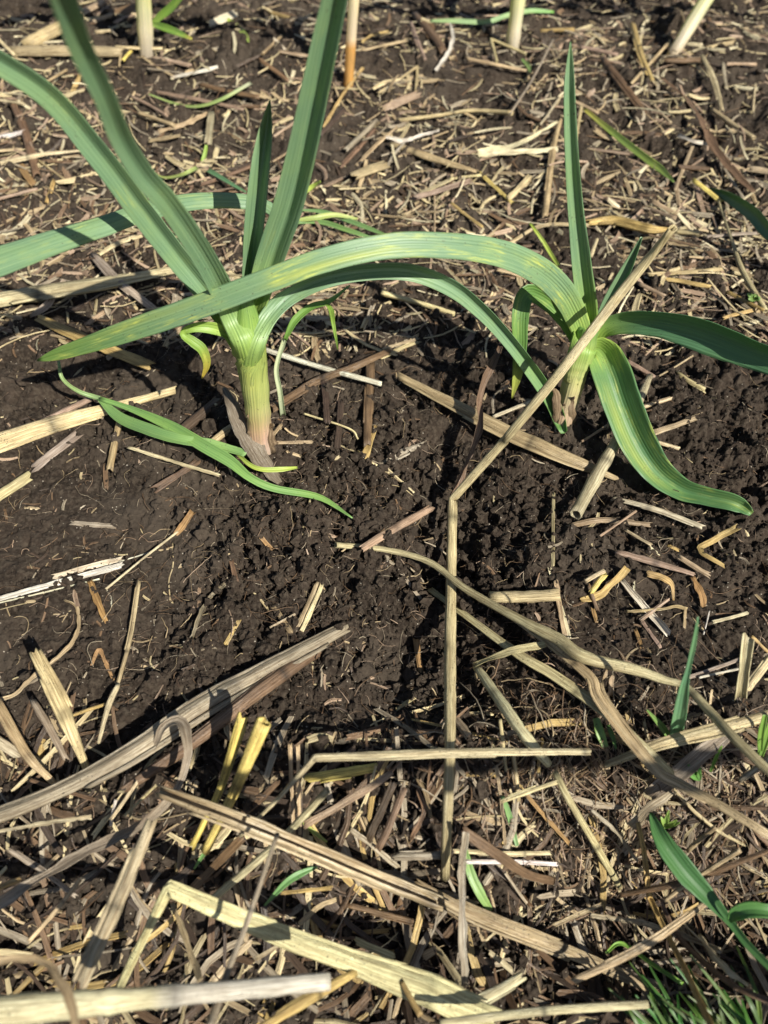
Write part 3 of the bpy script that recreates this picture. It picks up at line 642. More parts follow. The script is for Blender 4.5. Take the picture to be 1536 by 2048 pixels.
s('L', 'grey', [14, 26, 26, 24, 30, 34, 36], [(308, 1498, 9), (330, 1452, 15), (362, 1444, 18), (375, 1485, 18), (370, 1535, 16), (340, 1598, 15), (275, 1653, 14), (150, 1715, 15), (0, 1806, 17), (-50, 1835, 18)], 'looped dry grey leaf blade hanging over the thickest straw', arc=1.2, roll=[30, 10, 0, -10, 0, 10])
s('T', 'yellow', [36, 34, 28], [(526, 1448, 26), (468, 1585, 12), (412, 1700, 4)], 'bright yellow hollow tube standing upright below the slanting straw', jag=.35)
s('C', 'yellow', [26, 24, 22], [(482, 1442, 22), (440, 1575, 10), (385, 1692, 3)], 'split yellowish tube leaning against the bright yellow one')
s('C', 'olive', [40, 44, 40], [(296, 1650, 26), (235, 1800, 34), (163, 1958, 44)], 'blurred olive stalk pointing down towards the lower left corner', arc=-2.4)
s('U', 'tan', [34, 42, 42, 36], [(325, 1588, 22), (480, 1645, 20), (650, 1715, 16), (760, 1762, 12), (875, 1808, 8)], 'long half-open stalk with dark groove descending to centre bottom', nodes=(.97,), arc=4.9, split=2, roll=12)
s('C', 'tan', [26, 38, 38, 28], [(838, 1768, 6), (943, 1826, 8), (1118, 1896, 10), (1285, 1968, 8)], 'broad brown stalk continuing to the right from the grooved one')
s('T', 'grey', [15, 19, 24, 26], [(555, 1668, 40), (490, 1856, 46), (455, 1945, 48), (420, 2056, 48)], 'thin grey stem standing nearly vertical in front of the grooved stalk')
s('T', 'lemon', 22, [(655, 1580, 14), (560, 1680, 9), (425, 1798, 4)], 'pale yellow round straw slanting below the horizontal straw', jag=.2)
s('F', 'pink', 22, [(777, 1550, 8), (610, 1650, 3)], 'speckled pinkish flat strip rising to the right under the horizontal straw', arc=-.4)
s('F', 'brown', 28, [(482, 1678, 5), (385, 1778, 2)])
s('C', 'yellow', 28, [(622, 1556, 3), (742, 1537, 4)], 'bright yellow cut piece just under the horizontal straw', arc=-1.2)
s('C', 'pale', [13, 15, 18, 22, 21, 19], [(480, 1672, 10), (560, 1592, 16), (630, 1513, 22), (760, 1508, 20), (900, 1503, 18), (1178, 1502, 12)], 'long horizontal straw crossing the vertical one, bent down at its left end', kink=True, arc=-1.9, nodes=(.985,), split=1)
s('T', 'olive', [22, 22, 21, 19, 18, 20, 24, 28, 30], [(1345, 458, 112), (1230, 600, 82), (1120, 745, 54), (1010, 880, 26), (905, 998, 8), (903, 1110, 10), (900, 1300, 13), (900, 1500, 12), (890, 1755, 4)], 'very long straw kinked at centre, vertical below and leaning across the small garlic above', kink=True, nodes=(.485,))
s('T', 'olive', [12, 12, 13, 15, 20, 24, 25, 22, 16, 15, 20, 26, 30], [(672, 1090, 3), (768, 1099, 5), (858, 1124, 8), (933, 1179, 12), (1048, 1244, 16), (1118, 1279, 18), (1168, 1314, 20), (1268, 1339, 18), (1330, 1360, 18), (1372, 1374, 20), (1420, 1424, 24), (1468, 1476, 28), (1560, 1565, 34)], 'very long arched straw running from centre to the right edge, kinked over the green blade', nodes=(.80,))
s('C', 'olive', [12, 14, 18, 20, 22, 26, 24], [(863, 1179, 2), (978, 1264, 6), (1048, 1314, 8), (1108, 1349, 9), (1208, 1419, 12), (1268, 1474, 13), (1345, 1545, 12)], 'second olive straw crossing the tangle parallel to the arched one', split=1)
s('C', 'tan', [14, 18, 21, 22, 24, 26, 26, 24], [(1000, 1215, 6), (1063, 1255, 10), (1178, 1346, 14), (1204, 1400, 15), (1307, 1533, 18), (1357, 1567, 20), (1441, 1612, 24), (1560, 1685, 30)], 'ribbed tan stalk running down to the right edge over the sheath', nodes=(.30,), split=2)
s('T', 'pale', 24, [(983, 1195, 3), (1114, 1190, 3)], 'stubby ribbed straw lying level on the soil right of the vertical straw', jag=.3)
s('L', 'olive', [12, 14, 12], [(948, 1329, 8), (1018, 1304, 11), (1089, 1289, 12)])
s('F', 'olive', 7, [(1107, 988, 3), (1106, 1129, 2)], 'thin straight olive strip standing upright below the small garlic')
s('F', 'lemon', 8, [(1100, 1138), (1118, 1200), (1138, 1272)]); s('F', 'tan', 9, [(1112, 1165, 1), (1130, 1272, 1)])
s('T', 'lemon', [15, 19, 24, 26, 22], [(953, 1334, 4), (988, 1384, 6), (1048, 1469, 8), (1097, 1528, 8)], 'pale yellow-green stalk dropping through the tangle to the horizontal straw')
s('T', 'olive', [20, 24, 24, 20], [(1110, 1545, 4), (1134, 1593, 7), (1187, 1683, 7), (1240, 1775, 2)], 'yellowish culm with a black ring in the dark furrow', nodes=(.58,))
s('C', 'pale', 15, [(1003, 1602, 6), (1110, 1564, 8)]); s('C', 'pale', [15, 20, 24, 22], [(1215, 1528, 7), (1324, 1487, 11), (1441, 1457, 13), (1560, 1422, 14)], 'pale split straw rising gently to the right edge under the stalks', split=2)
s('L', 'grey', [24, 46, 40], [(1462, 1462, 7), (1374, 1533, 5), (1300, 1590, 3)], 'wide fibrous grey sheath below the crossing of stalks', arc=.5, roll=0, ragged=.2)
s('L', 'grey', [20, 28, 26], [(1341, 1585, 8), (1300, 1615, 9), (1262, 1652, 10)], 'torn grey-brown sheath end above the green weed', roll=0, arc=.4)
s('U', 'gold', [14, 15, 15, 14, 15, 15, 16], [(1276, 1648, 12), (1287, 1700, 14), (1299, 1796, 16), (1318, 1836, 22), (1368, 1936, 30), (1425, 2060, 38)], 'thin golden-brown bent blade left of the green weed', kink=True)
s('F', 'brown', [32, 33, 32, 26], [(930, 1664, 18), (993, 1707, 14), (1055, 1748, 9), (1110, 1762, 6)], 'brown flat leaf folded at the base of the vertical straw, pointing right', arc=-.6, roll=0)
s('L', 'grey', [18, 24, 22, 18], [(932, 1666, 20), (924, 1730, 20), (924, 1820, 18), (929, 1970, 14)], 'grey fibrous leaf hanging straight down below the vertical straw', roll=10, arc=1.4)
s('C', 'grey', 26, [(793, 1713, 4), (876, 1710, 4)]); s('C', 'pale', 14, [(910, 1702, 4), (1100, 1706, 4)]); s('C', 'white', 16, [(936, 1722, 3), (1112, 1727, 3)]); s('F', 'grey', 20, [(820, 1748, 2), (876, 1742, 2)])
s('F', 'brown', 24, [(807, 1578, 4), (757, 1695, 4)], arc=-1.2); s('F', 'dark', 26, [(785, 1570, 3), (738, 1675, 3)]); s('L', 'brown', 13, [(836, 1580, 3), (848, 1623, 4), (824, 1675, 3)])
s('F', 'tan', 11, [(580, 1492, 6), (588, 1665, 1)]); s('F', 'tan', 10, [(596, 1494, 7), (600, 1666, 2)]); s('F', 'grey', 18, [(703, 1660, 4), (795, 1733, 3)])
# lower left
s('C', 'pale', [20, 26, 26, 20], [(70, 1308, 20), (112, 1392, 16), (140, 1455, 12), (170, 1530, 4)], 'ribbed split stub standing up at the left, pale, widest of the three', split=2)
s('C', 'grey', [14, 16, 16], [(67, 1403, 10), (97, 1452, 9), (130, 1515, 6)]); s('C', 'tan', [22, 23, 20], [(-12, 1405, 10), (50, 1508, 10), (104, 1564, 6)], 'tan striped stalk entering at the left edge above the thickest straw')
s('L', 'tan', [5, 7, 8, 8, 8, 6], [(127, 1199), (152, 1214), (157, 1252, 2), (143, 1286, 3), (113, 1317, 3), (67, 1353, 2), (27, 1390, 2), (-10, 1400)], 'curved tan leaf strip hooking round on the crusted soil at left')
s('C', 'tan', [8, 9, 8], [(277, 1164, 5), (260, 1274, 4), (235, 1366, 3)], 'slim upright split straw on the soil, ending in a brown knot')
s('T', 'pale', [10, 12, 7], [(236, 1370, 3), (217, 1412, 4), (197, 1486, 4)]); s('T', 'gold', 7, [(138, 1434, 2), (213, 1408, 3)]); s('L', 'orange', [5, 9, 9, 4], [(183, 1330), (198, 1300), (210, 1325), (230, 1366)])
s('F', 'cream', 12, [(115, 1152), (240, 1119)]); s('F', 'white', 12, [(3, 1196), (68, 1178), (240, 1131)]); s('F', 'white', 3, [(0, 1205), (100, 1182), (198, 1158)]); s('F', 'white', 2.5, [(238, 1123), (300, 1104)])
s('T', 'cream', 5, [(212, 1178, 1), (285, 1118, 2), (355, 1064, 2)]); s('L', 'orange', [9, 13], [(352, 1068, 2), (385, 1024, 2)])
s('L', 'orange', [9, 13, 6], [(180, 1160), (196, 1205), (214, 1246)]); s('F', 'tan', 9, [(634, 1166, 4), (596, 1250, 3)]); s('F', 'pale', 9, [(643, 1172, 3), (606, 1256, 3)]); s('F', 'tan', 11, [(545, 1210), (580, 1262)]); s('T', 'pale', 5, [(540, 1255, 1), (590, 1228, 1)])
s('F', 'gold', 8, [(476, 1244), (450, 1290)]); s('F', 'pink', 7, [(398, 1172), (397, 1218)]); s('L', 'grey', [7, 9, 8, 6], [(450, 1168, 2), (416, 1200, 2), (396, 1240, 2), (384, 1276)]); s('C', 'pink', 16, [(730, 1093, 2), (860, 1016, 4)], 'pinkish split straw rising to the right just above the arched straw tip')
s('F', 'grey', 7, [(805, 1149), (843, 1199)]); s('C', 'orange', 13, [(833, 1280, 2), (845, 1350, 2)]); s('F', 'pale', 7, [(795, 1417), (865, 1374)]); s('F', 'pale', 7, [(825, 1425), (950, 1385)]); s('F', 'brown', 10, [(462, 1120), (472, 1160)])
s('F', 'orange', 9, [(525, 1078), (548, 1104)]); s('F', 'grey', 11, [(226, 1052), (146, 1045)]); s('L', 'white', [2, 3, 3, 2], [(212, 1178), (222, 1196), (222, 1215)]); s('T', 'tan', 3, [(345, 1085), (346, 1130), (338, 1160), (340, 1200)])
s('F', 'tan', 5, [(345, 1095), (300, 1104)]); s('F', 'pale', 4, [(620, 1000), (605, 1060)])
# left middle
s('C', 'pale', [40, 34, 22, 13], [(-30, 892, 12), (90, 852, 10), (225, 815, 7), (346, 781, 5)], 'broad pale split straw pointing at the large garlic from the left edge', split=2)
s('T', 'pink', [12, 14, 13], [(40, 866, 3), (110, 832, 5), (180, 798, 5)]); s('F', 'grey', 18, [(72, 932, 2), (150, 872, 3)]); s('C', 'pale', 22, [(-20, 1003, 4), (52, 953, 4)]); s('C', 'tan', 13, [(220, 932, 4), (238, 842, 4)], 'tan straw standing upright left of the green draped grass')
s('F', 'cream', 7, [(259, 895, 4), (436, 950, 3)], 'thin straight cream strip lying below the large garlic at left'); s('C', 'olive', [36, 32, 26, 20], [(-40, 600, 6), (100, 577, 8), (215, 560, 8), (352, 534, 5)], 'broad olive-tan split stalk lying level behind the arching leaf tip', split=2)
s('C', 'grey', [15, 18, 16, 14], [(188, 508, 4), (222, 545, 7), (255, 575, 6), (322, 628, 3)]); s('F', 'gold', [18, 24, 20], [(78, 636, 4), (165, 676, 5), (297, 730, 4)]); s('L', 'grey', [8, 14, 16, 6], [(127, 560, 4), (112, 585, 5), (88, 615, 5), (60, 633, 3)])
s('F', 'pale', 8, [(19, 624), (39, 678)]); s('F', 'pale', 7, [(-5, 656), (20, 657)]); s('F', 'pink', 9, [(172, 650), (207, 625)]); s('C', 'brown', [18, 17, 13], [(548, 812, 5), (640, 758, 7), (702, 735, 7), (775, 702, 5)], 'fibrous brown straw rising to the right from the large garlic stem', split=2)
s('T', 'white', 11, [(528, 699, 5), (635, 733, 6), (762, 768, 4)], 'clean whitish straw lying right of the large garlic stem'); s('F', 'tan', 7, [(540, 885, 4), (622, 884, 3)]); s('T', 'pale', 4, [(608, 827, 3), (698, 857, 4), (716, 878, 1)])
s('C', 'brown', 18, [(741, 730, 3), (735, 884, 2)]); s('F', 'dark', 13, [(648, 760, 3), (655, 840, 2)]); s('F', 'dark', 12, [(682, 805, 3), (674, 910, 2)]); s('F', 'brown', 15, [(316, 975, 3), (392, 925, 3)]); s('C', 'tan', 16, [(424, 884, 4), (462, 855, 4)]); s('C', 'dark', 21, [(364, 860, 3), (432, 805, 3)])
s('F', 'gold', [10, 18, 8], [(715, 905), (728, 915), (752, 850)]); s('F', 'pale', 5, [(745, 925, 1), (820, 975, 1)]); s('T', 'tan', 8, [(562, 850, 3), (525, 900, 3)]); s('F', 'brown', 9, [(210, 930, 1), (212, 975, 1)]); s('C', 'pale', 8, [(50, 1014), (76, 1016)])
# right middle
s('C', 'tan', [15, 24, 28, 24, 7], [(800, 752, 6), (918, 812, 7), (1018, 862, 7), (1143, 917, 5), (1246, 962, 2)], 'long tan straw lying below the small garlic, tapering to the right', split=2)
s('T', 'olive', [28, 26, 22, 18, 12], [(1152, 1028, 6), (1208, 927, 8), (1268, 822, 8), (1300, 752, 6)], 'thick olive stalk behind the drooping front leaf', jag=.3)
s('L', 'brown', [12, 16, 14, 18, 12], [(1000, 695, 26), (958, 790, 20), (958, 852, 16), (925, 940, 9), (908, 994, 4)], 'shrivelled brown leaf twisted upright left of the leaning straw', arc=2.0, roll=[0, 60, 10, 70, 20])
s('T', 'cream', 8, [(986, 834, 3), (1068, 802, 4)]); s('L', 'grey', 4, [(986, 828, 2), (988, 792, 8), (1016, 771, 10)]); s('T', 'pale', 10, [(764, 586, 4), (908, 628, 4)]); s('F', 'pale', 10, [(766, 713, 2), (833, 683, 2)]); s('F', 'tan', 6, [(766, 698, 3), (828, 680, 3)])
s('C', 'cream', 10, [(1228, 997, 3), (1312, 1018, 4), (1404, 1053, 3)], 'cream straw lying under the tip of the drooping leaf'); s('F', 'pale', 7, [(1313, 884, 2), (1358, 897, 2)]); s('T', 'pink', 5, [(1163, 883, 2), (1213, 851, 3)]); s('T', 'brown', 4, [(1138, 812, 2), (1193, 857, 2)])
s('U', 'white', 10, [(1322, 666, 10), (1424, 694, 8)]); s('C', 'tan', 9, [(1287, 813, 2), (1340, 796, 3)]); s('F', 'tan', 12, [(1313, 863, 2), (1385, 838, 2)]); s('T', 'tan', 4, [(1318, 752, 2), (1386, 711, 3)]); s('C', 'pale', 12, [(1358, 747, 3), (1408, 777, 3)]); s('C', 'pink', 9, [(1256, 722, 4), (1306, 752, 4)])
s('C', 'grey', [10, 18, 10], [(768, 925), (800, 905), (850, 885)]); s('T', 'pale', 4, [(768, 930, 1), (828, 985, 1)])
# bare patch, right
s('F', 'gold', [13, 14, 10, 9], [(1470, 1057, 4), (1400, 1095, 3), (1404, 1106, 3), (1446, 1130, 2)], 'golden strip folded into a V near the right edge', kink=True)
s('C', 'pink', [12, 14, 8], [(1238, 1104, 5), (1299, 1121, 5), (1386, 1147, 3)]); s('C', 'tan', 11, [(1361, 1115, 4), (1415, 1148, 3)]); s('T', 'pale', 10, [(1171, 1162, 3), (1208, 1142, 4)]); s('C', 'yellow', 11, [(1184, 1182, 4), (1209, 1150, 5)], 'small bright yellow straw bit on the bare patch')
s('L', 'gold', [10, 14, 12, 14], [(1162, 1199), (1199, 1191, 2), (1236, 1156, 3), (1252, 1137, 3)]); s('L', 'gold', [14, 14, 9, 3], [(1296, 1146, 3), (1324, 1155, 5), (1344, 1170, 4), (1347, 1202)]); s('U', 'white', [9, 12, 12], [(1244, 1162, 2), (1284, 1209, 2), (1335, 1266, 1)], 'bright white straw on the bare patch, crossed by a short brown one')
s('C', 'pink', 8, [(1283, 1238, 3), (1337, 1197, 5)]); s('L', 'tan', 6, [(1253, 1223, 2), (1310, 1220, 4), (1353, 1213, 3), (1373, 1218, 2)]); s('F', 'pink', 7, [(1285, 1243, 1), (1320, 1292)]); s('F', 'orange', 7, [(1271, 1260), (1284, 1295)])
s('T', 'cream', 7, [(1425, 1244, 2), (1458, 1236, 3), (1494, 1226, 2)]); s('C', 'brown', 8, [(1179, 1172, 3), (1195, 1218, 2)]); s('F', 'orange', 9, [(1186, 1218, 2), (1192, 1240)]); s('L', 'orange', [10, 13, 6], [(1384, 1154, 2), (1402, 1185, 2), (1408, 1224)]); s('C', 'tan', 7, [(1371, 1218, 1), (1369, 1255)])
s('C', 'tan', 7, [(1384, 1236), (1405, 1258)]); s('T', 'white', 3, [(1419, 1222, 2), (1407, 1269, 1)]); s('U', 'olive', [20, 19, 19], [(1496, 1278, 32), (1489, 1336, 20), (1482, 1392, 6)], 'hollow brown-edged stub standing up at the right edge', arc=2.2, split=0)
s('F', 'gold', 6, [(1506, 1275, 20), (1536, 1304, 20)]); s('C', 'pale', [16, 18], [(1500, 1372, 6), (1548, 1310, 10)]); s('C', 'grey', 9, [(1380, 1353, 2), (1478, 1318, 3)]); s('T', 'white', 5, [(1398, 1355, 3), (1476, 1338, 5)])
s('L', 'tan', [4, 7, 4], [(1205, 1368, 3), (1210, 1352, 6), (1214, 1340, 8)]); s('L', 'tan', [10, 11, 5], [(1219, 1392, 3), (1224, 1362, 6), (1226, 1352, 8)]); s('C', 'pink', 11, [(1140, 1052, 3), (1205, 1040, 3), (1298, 1048, 3)]); s('F', 'pale', 6, [(1252, 1060, 2), (1300, 1088, 2)]); s('T', 'pink', 5, [(1200, 1072, 4), (1272, 1022, 6)])
s('F', 'cream', 7, [(1318, 1110), (1300, 1095)]); s('F', 'gold', 7, [(1340, 1092), (1356, 1100)]); s('F', 'cream', 4, [(1268, 1160), (1268, 1203)])
# far left
s('C', 'tan', [20, 22, 20], [(25, 99, 4), (133, 98, 6), (236, 101, 5)], 'wide tan split straw lying level left of the far left garlic stem'); s('C', 'pale', [7, 9, 7], [(232, 92, 5), (322, 95, 6)]); s('C', 'tan', 24, [(58, 84, 4), (120, 52, 6)]); s('C', 'tan', 10, [(165, 49, 6), (222, 28, 6)]); s('F', 'tan', 14, [(163, 24, 4), (206, 2, 6)])
s('C', 'pale', 8, [(-6, 74, 4), (28, 108, 4)]); s('F', 'brown', 20, [(225, 27, 3), (272, 14, 4)]); s('C', 'brown', 14, [(23, 200, 4), (47, 260, 5), (71, 345, 3)], 'dark brown straw standing upright in view behind the left big leaf'); s('C', 'white', 10, [(-8, 275, 5), (44, 264, 5)])
s('C', 'pale', [11, 9, 4], [(-8, 328, 5), (80, 309, 6), (162, 300, 4)]); s('T', 'tan', 5, [(77, 320, 2), (134, 363, 2)]); s('C', 'gold', 8, [(108, 360, 2), (94, 402, 2)]); s('C', 'pink', 8, [(-8, 398, 2), (72, 377, 3)]); s('F', 'orange', 13, [(36, 322, 2), (64, 365, 2)])
s('C', 'orange', [7, 8, 8], [(343, 153, 3), (400, 141, 4), (434, 132, 4)], endtint=('white', -.2, .2)); s('C', 'yellow', 7, [(246, 118, 3), (265, 96, 4)]); s('F', 'grey', 8, [(396, 107, 2), (448, 96, 3)]); s('C', 'pink', 7, [(313, 183, 3), (400, 199, 4), (484, 218, 3)])
s('C', 'brown', 10, [(402, 167, 3), (515, 191, 3)]); s('T', 'pink', 6, [(263, 193, 3), (334, 231, 3)]); s('T', 'tan', 8, [(277, 226, 3), (347, 250, 3)]); s('L', 'tan', [8, 9, 6], [(317, 263, 2), (367, 249, 3), (414, 226, 3)]); s('F', 'grey', 14, [(423, 226, 4), (416, 284, 2)])
s('F', 'tan', 7, [(299, 281, 2), (358, 271, 2)]); s('C', 'pale', 6, [(193, 62, 3), (238, 60, 3)]); s('T', 'tan', 6, [(133, 140, 3), (93, 164, 3)]); s('F', 'gold', 8, [(160, 152, 3), (143, 188, 2)]); s('C', 'brown', 8, [(382, 374, 3), (502, 332, 3)], 'thin brown straw rising to the right behind the large garlic\'s leaves')
s('C', 'pink', 8, [(309, 115, 4), (378, 129, 3)]); s('F', 'cream', 14, [(423, 48, 4), (468, 28, 4)]); s('T', 'pale', 5, [(-8, 199, 3), (48, 208, 3)]); s('F', 'pink', 6, [(106, 269, 2), (134, 273, 2)])
s('C', 'gold', 8, [(540, 23, 4), (586, 36, 4)]); s('T', 'tan', 6, [(525, 108, 3), (563, 72, 3)]); s('C', 'tan', 7, [(560, 102, 3), (622, 111, 3)]); s('C', 'brown', 8, [(520, 118, 2), (574, 158, 2)]); s('C', 'tan', 8, [(505, 185, 2), (540, 196, 2)])
s('C', 'pink', 6, [(549, 271, 2), (590, 244, 3)]); s('T', 'tan', 5, [(545, 324, 2), (578, 304, 2)]); s('C', 'tan', 6, [(758, 184, 3), (833, 132, 5)]); s('F', 'tan', 6, [(835, 132, 4), (832, 182, 2)]); s('L', 'gold', 5, [(724, 84, 2), (745, 70, 4), (777, 64, 3)]); s('C', 'tan', 6, [(718, 101, 2), (823, 78, 3)])
s('C', 'pink', [6, 7, 7], [(821, 42, 4), (835, 80, 5), (850, 118, 3)]); s('C', 'brown', 15, [(831, 26, 4), (868, 70, 4), (885, 96, 3)]); s('L', 'white', [4, 6, 8, 6], [(899, 42, 6), (906, 73, 6), (896, 106, 5), (872, 140, 3)], 'curved whitish shred hooking down between the far garlic stems')
s('F', 'gold', [8, 6, 6], [(648, 252, 2), (685, 190, 4), (725, 136, 5)], 'slim golden strip rising from the tall leaf to the rotting far stem'); s('C', 'dark', 11, [(640, 265, 2), (686, 218, 3)]); s('T', 'pale', [9, 8, 9, 11], [(795, 241, 3), (882, 230, 4), (945, 221, 4), (1022, 226, 5)], 'long pale straw lying level at top centre')
s('F', 'pink', 15, [(772, 216, 3), (833, 189, 4)]); s('L', 'white', [5, 8, 5], [(771, 274, 3), (805, 281, 4), (846, 270, 4), (877, 262, 3)]); s('C', 'grey', 10, [(694, 296, 3), (752, 240, 4)]); s('C', 'tan', 7, [(714, 328, 3), (793, 253, 5)]); s('C', 'brown', 9, [(682, 332, 2), (746, 258, 2)])
s('C', 'tan', [15, 16, 8], [(787, 286, 3), (879, 317, 4), (951, 341, 3)]); s('C', 'pale', 5, [(902, 357, 3), (960, 350, 3)]); s('F', 'pink', 12, [(834, 394, 3), (936, 363, 4)]); s('C', 'yellow', 8, [(958, 343, 4), (1022, 402, 3)], 'yellow straw slanting down left of the small garlic\'s upright leaf')
s('L', 'cream', [16, 12, 4], [(958, 306, 5), (1038, 287, 7), (1115, 243, 5)], 'upper arm of the split cream leaf lying open as a V', arc=.5, roll=0); s('L', 'cream', [14, 11, 9], [(959, 308, 4), (1040, 303, 4), (1114, 299, 4)], 'lower arm of the split cream leaf lying open as a V', arc=.5, roll=0)
s('F', 'tan', 22, [(716, 346, 3), (766, 328, 4)]); s('C', 'tan', 7, [(936, 116, 4), (1024, 134, 4), (1062, 142, 3)]); s('T', 'pale', [6, 6, 6, 5], [(1052, 108, 5), (982, 78, 8), (994, 124, 4)], 'pale straw folded sharply at the foot of the third far stem', kink=True)
s('C', 'gold', 7, [(1083, 61, 4), (1145, 58, 4)]); s('T', 'grey', 4.5, [(1106, 80, 10), (1064, 160, 9), (1020, 228, 5)], 'long thin grey stem leaning up left of the small garlic\'s leaf tip'); s('T', 'grey', 5, [(1118, 196, 6), (1080, 250, 3)]); s('C', 'pink', 8, [(1163, 93, 3), (1232, 107, 3)])
s('C', 'gold', [11, 11, 9], [(1266, 46, 5), (1284, 110, 6), (1305, 158, 4)], 'golden split straw standing upright left of the leaning far stem'); s('C', 'tan', 7, [(1264, 164, 3), (1335, 86, 5)]); s('C', 'brown', [13, 15, 13], [(1206, 116, 3), (1257, 180, 4), (1292, 228, 3)]); s('F', 'grey', 7, [(1315, 132, 3), (1316, 178, 2)])
s('L', 'brown', [8, 12, 17, 16, 12, 9], [(1322, 155, 4), (1374, 200, 8), (1407, 250, 10), (1428, 295, 9), (1462, 340, 6), (1508, 384, 3)], 'long reddish-brown withered leaf arching down at upper right', arc=1.0, roll=20)
s('C', 'olive', [10, 11, 8], [(1406, 112, 6), (1431, 162, 5), (1444, 218, 3)]); s('F', 'grey', 6, [(1447, 126, 4), (1454, 181, 2)]); s('C', 'pink', 6, [(1456, 127, 3), (1512, 128, 3)]); s('C', 'cream', 7, [(1470, 173, 3), (1512, 177, 3)]); s('T', 'pale', 4, [(1511, 168, 4), (1506, 224, 2)])
s('C', 'tan', [14, 10], [(1374, 108, 4), (1466, 82, 4)]); s('F', 'cream', 8, [(1374, 87, 4), (1402, 90, 4)]); s('C', 'brown', 12, [(1333, 118, 4), (1402, 117, 4)]); s('T', 'tan', 9, [(1424, 219, 4), (1508, 276, 4)]); s('L', 'white', [8, 7, 6], [(1356, 270, 3), (1385, 282, 4), (1415, 288, 3)])
s('C', 'tan', 6, [(1307, 207, 3), (1342, 244, 3)]); s('C', 'tan', 8, [(1146, 200, 3), (1195, 224, 3)]); s('C', 'pale', 7, [(1164, 212, 5), (1151, 284, 3)]); s('C', 'tan', [8, 11, 12], [(1121, 238, 4), (1107, 297, 5), (1090, 430, 4)]); s('F', 'tan', 7, [(1387, 290, 4), (1351, 378, 3)])
s('C', 'brown', 9, [(1437, 300, 4), (1508, 381, 3)]); s('F', 'grey', 6, [(1436, 318, 3), (1486, 395, 2)]); s('C', 'tan', 12, [(1503, 337, 5), (1545, 344, 5)]); s('C', 'yellow', 9, [(1391, 362, 5), (1440, 400, 5)], 'bright yellow straw bit touching the dark drooping leaf tip')
s('T', 'olive', [6, 7, 12, 12], [(1437, 403, 4), (1467, 490, 6), (1484, 540, 6), (1531, 622, 4)]); s('F', 'pale', 12, [(1020, 393, 3), (1058, 354, 4)]); s('C', 'gold', [13, 21, 18, 9], [(1180, 443, 4), (1231, 438, 6), (1300, 455, 6), (1338, 457, 4)], 'wide golden split straw lying behind the leaning straw\'s tip', split=2)
s('C', 'tan', 8, [(1020, 485, 2), (1084, 450, 4), (1174, 449, 4)]); s('T', 'pale', 10, [(1351, 463, 4), (1398, 467, 4)]); s('C', 'grey', 7, [(1416, 473, 4), (1513, 466, 4)]); s('C', 'tan', 9, [(1300, 416, 4), (1348, 434, 4)]); s('F', 'tan', 9, [(1304, 400, 3), (1354, 430, 3)])
s('C', 'pink', 9, [(1280, 566, 5), (1327, 589, 5)]); s('C', 'tan', 9, [(1300, 548, 5), (1444, 537, 5)]); s('C', 'gold', 9, [(1330, 556, 6), (1418, 571, 6)]); s('C', 'gold', 8, [(1450, 634, 5), (1516, 617, 6)]); s('C', 'gold', 8, [(1456, 583, 6), (1525, 618, 6)]); s('T', 'brown', 5, [(1297, 470, 5), (1402, 494, 5)])
s('F', 'pink', 9, [(1394, 376, 3), (1407, 424, 2)]); s('F', 'tan', 8, [(1351, 366, 3), (1358, 408, 2)]); s('T', 'pale', 8, [(1181, 514, 3), (1194, 479, 5)]); s('C', 'gold', 7, [(902, 404, 3), (964, 452, 3)]); s('T', 'tan', 4, [(868, 366, 3), (869, 474, 3)])
# along the bottom
s('C', 'lemon', 27, [(966, 1998, 8), (1040, 1955, 8)]); s('T', 'lemon', [16, 20, 21, 20], [(880, 2046, 22), (1093, 2021, 24), (1294, 2008, 24)], 'round pale yellow straw lying level along the bottom edge right of centre', jag=.1); s('T', 'gold', 13, [(803, 1964, 20), (840, 2030, 24)])
s('L', 'cream', [12, 22, 20, 12], [(1398, 1870, 22), (1433, 1916, 24), (1470, 1950, 24), (1496, 1968, 22)], 'plump cream root piece at lower right', roll=0, arc=-2.4); s('C', 'brown', [12, 15, 15, 14], [(1321, 1803, 16), (1368, 1886, 20), (1468, 1971, 24), (1560, 2010, 24)], 'long brown stalk curving into the bottom right corner')
s('C', 'tan', 15, [(1376, 1702, 14), (1430, 1655, 16)]); s('F', 'orange', 14, [(1056, 1593, 4), (1136, 1684, 3)]); s('L', 'grey', 10, [(1183, 1620, 10), (1230, 1662, 12), (1276, 1724, 8)]); s('F', 'tan', 9, [(993, 1536, 5), (1010, 1688, 2)])
s('C', 'gold', [20, 26, 22], [(525, 2056, 34), (615, 2001, 30), (712, 1945, 22)], 'golden stalk rising to the right at the bottom edge left of centre'); s('F', 'lemon', 24, [(715, 1882, 12), (782, 1912, 12)]); s('L', 'tan', [13, 18, 18], [(345, 1806, 14), (370, 1876, 20), (402, 1960, 24)])
s('L', 'tan', [22, 20, 20, 22, 22], [(-30, 1932, 70), (40, 1915, 74), (90, 1926, 76), (130, 1976, 78), (158, 2062, 78)], 'curled dry leaf arching over in the bottom left corner', arc=1.2, roll=0)
s('F', 'tan', 12, [(565, 1886, 8), (515, 1916, 8)]); s('F', 'gold', 12, [(660, 1776, 4), (565, 1786, 4)]); s('L', 'tan', 14, [(672, 1800, 5), (640, 1812, 7), (600, 1848, 5)]); s('L', 'olive', [9, 12, 13], [(-8, 1664, 10), (90, 1646, 12), (182, 1634, 12)])
s('C', 'pale', 12, [(222, 1638, 8), (273, 1565, 10)]); s('F', 'pale', 8, [(250, 1630, 8), (311, 1572, 10)]); s('C', 'gold', 17, [(-12, 1780, 12), (36, 1760, 12)]); s('T', 'white', 11, [(232, 1600, 6), (222, 1650, 6)])
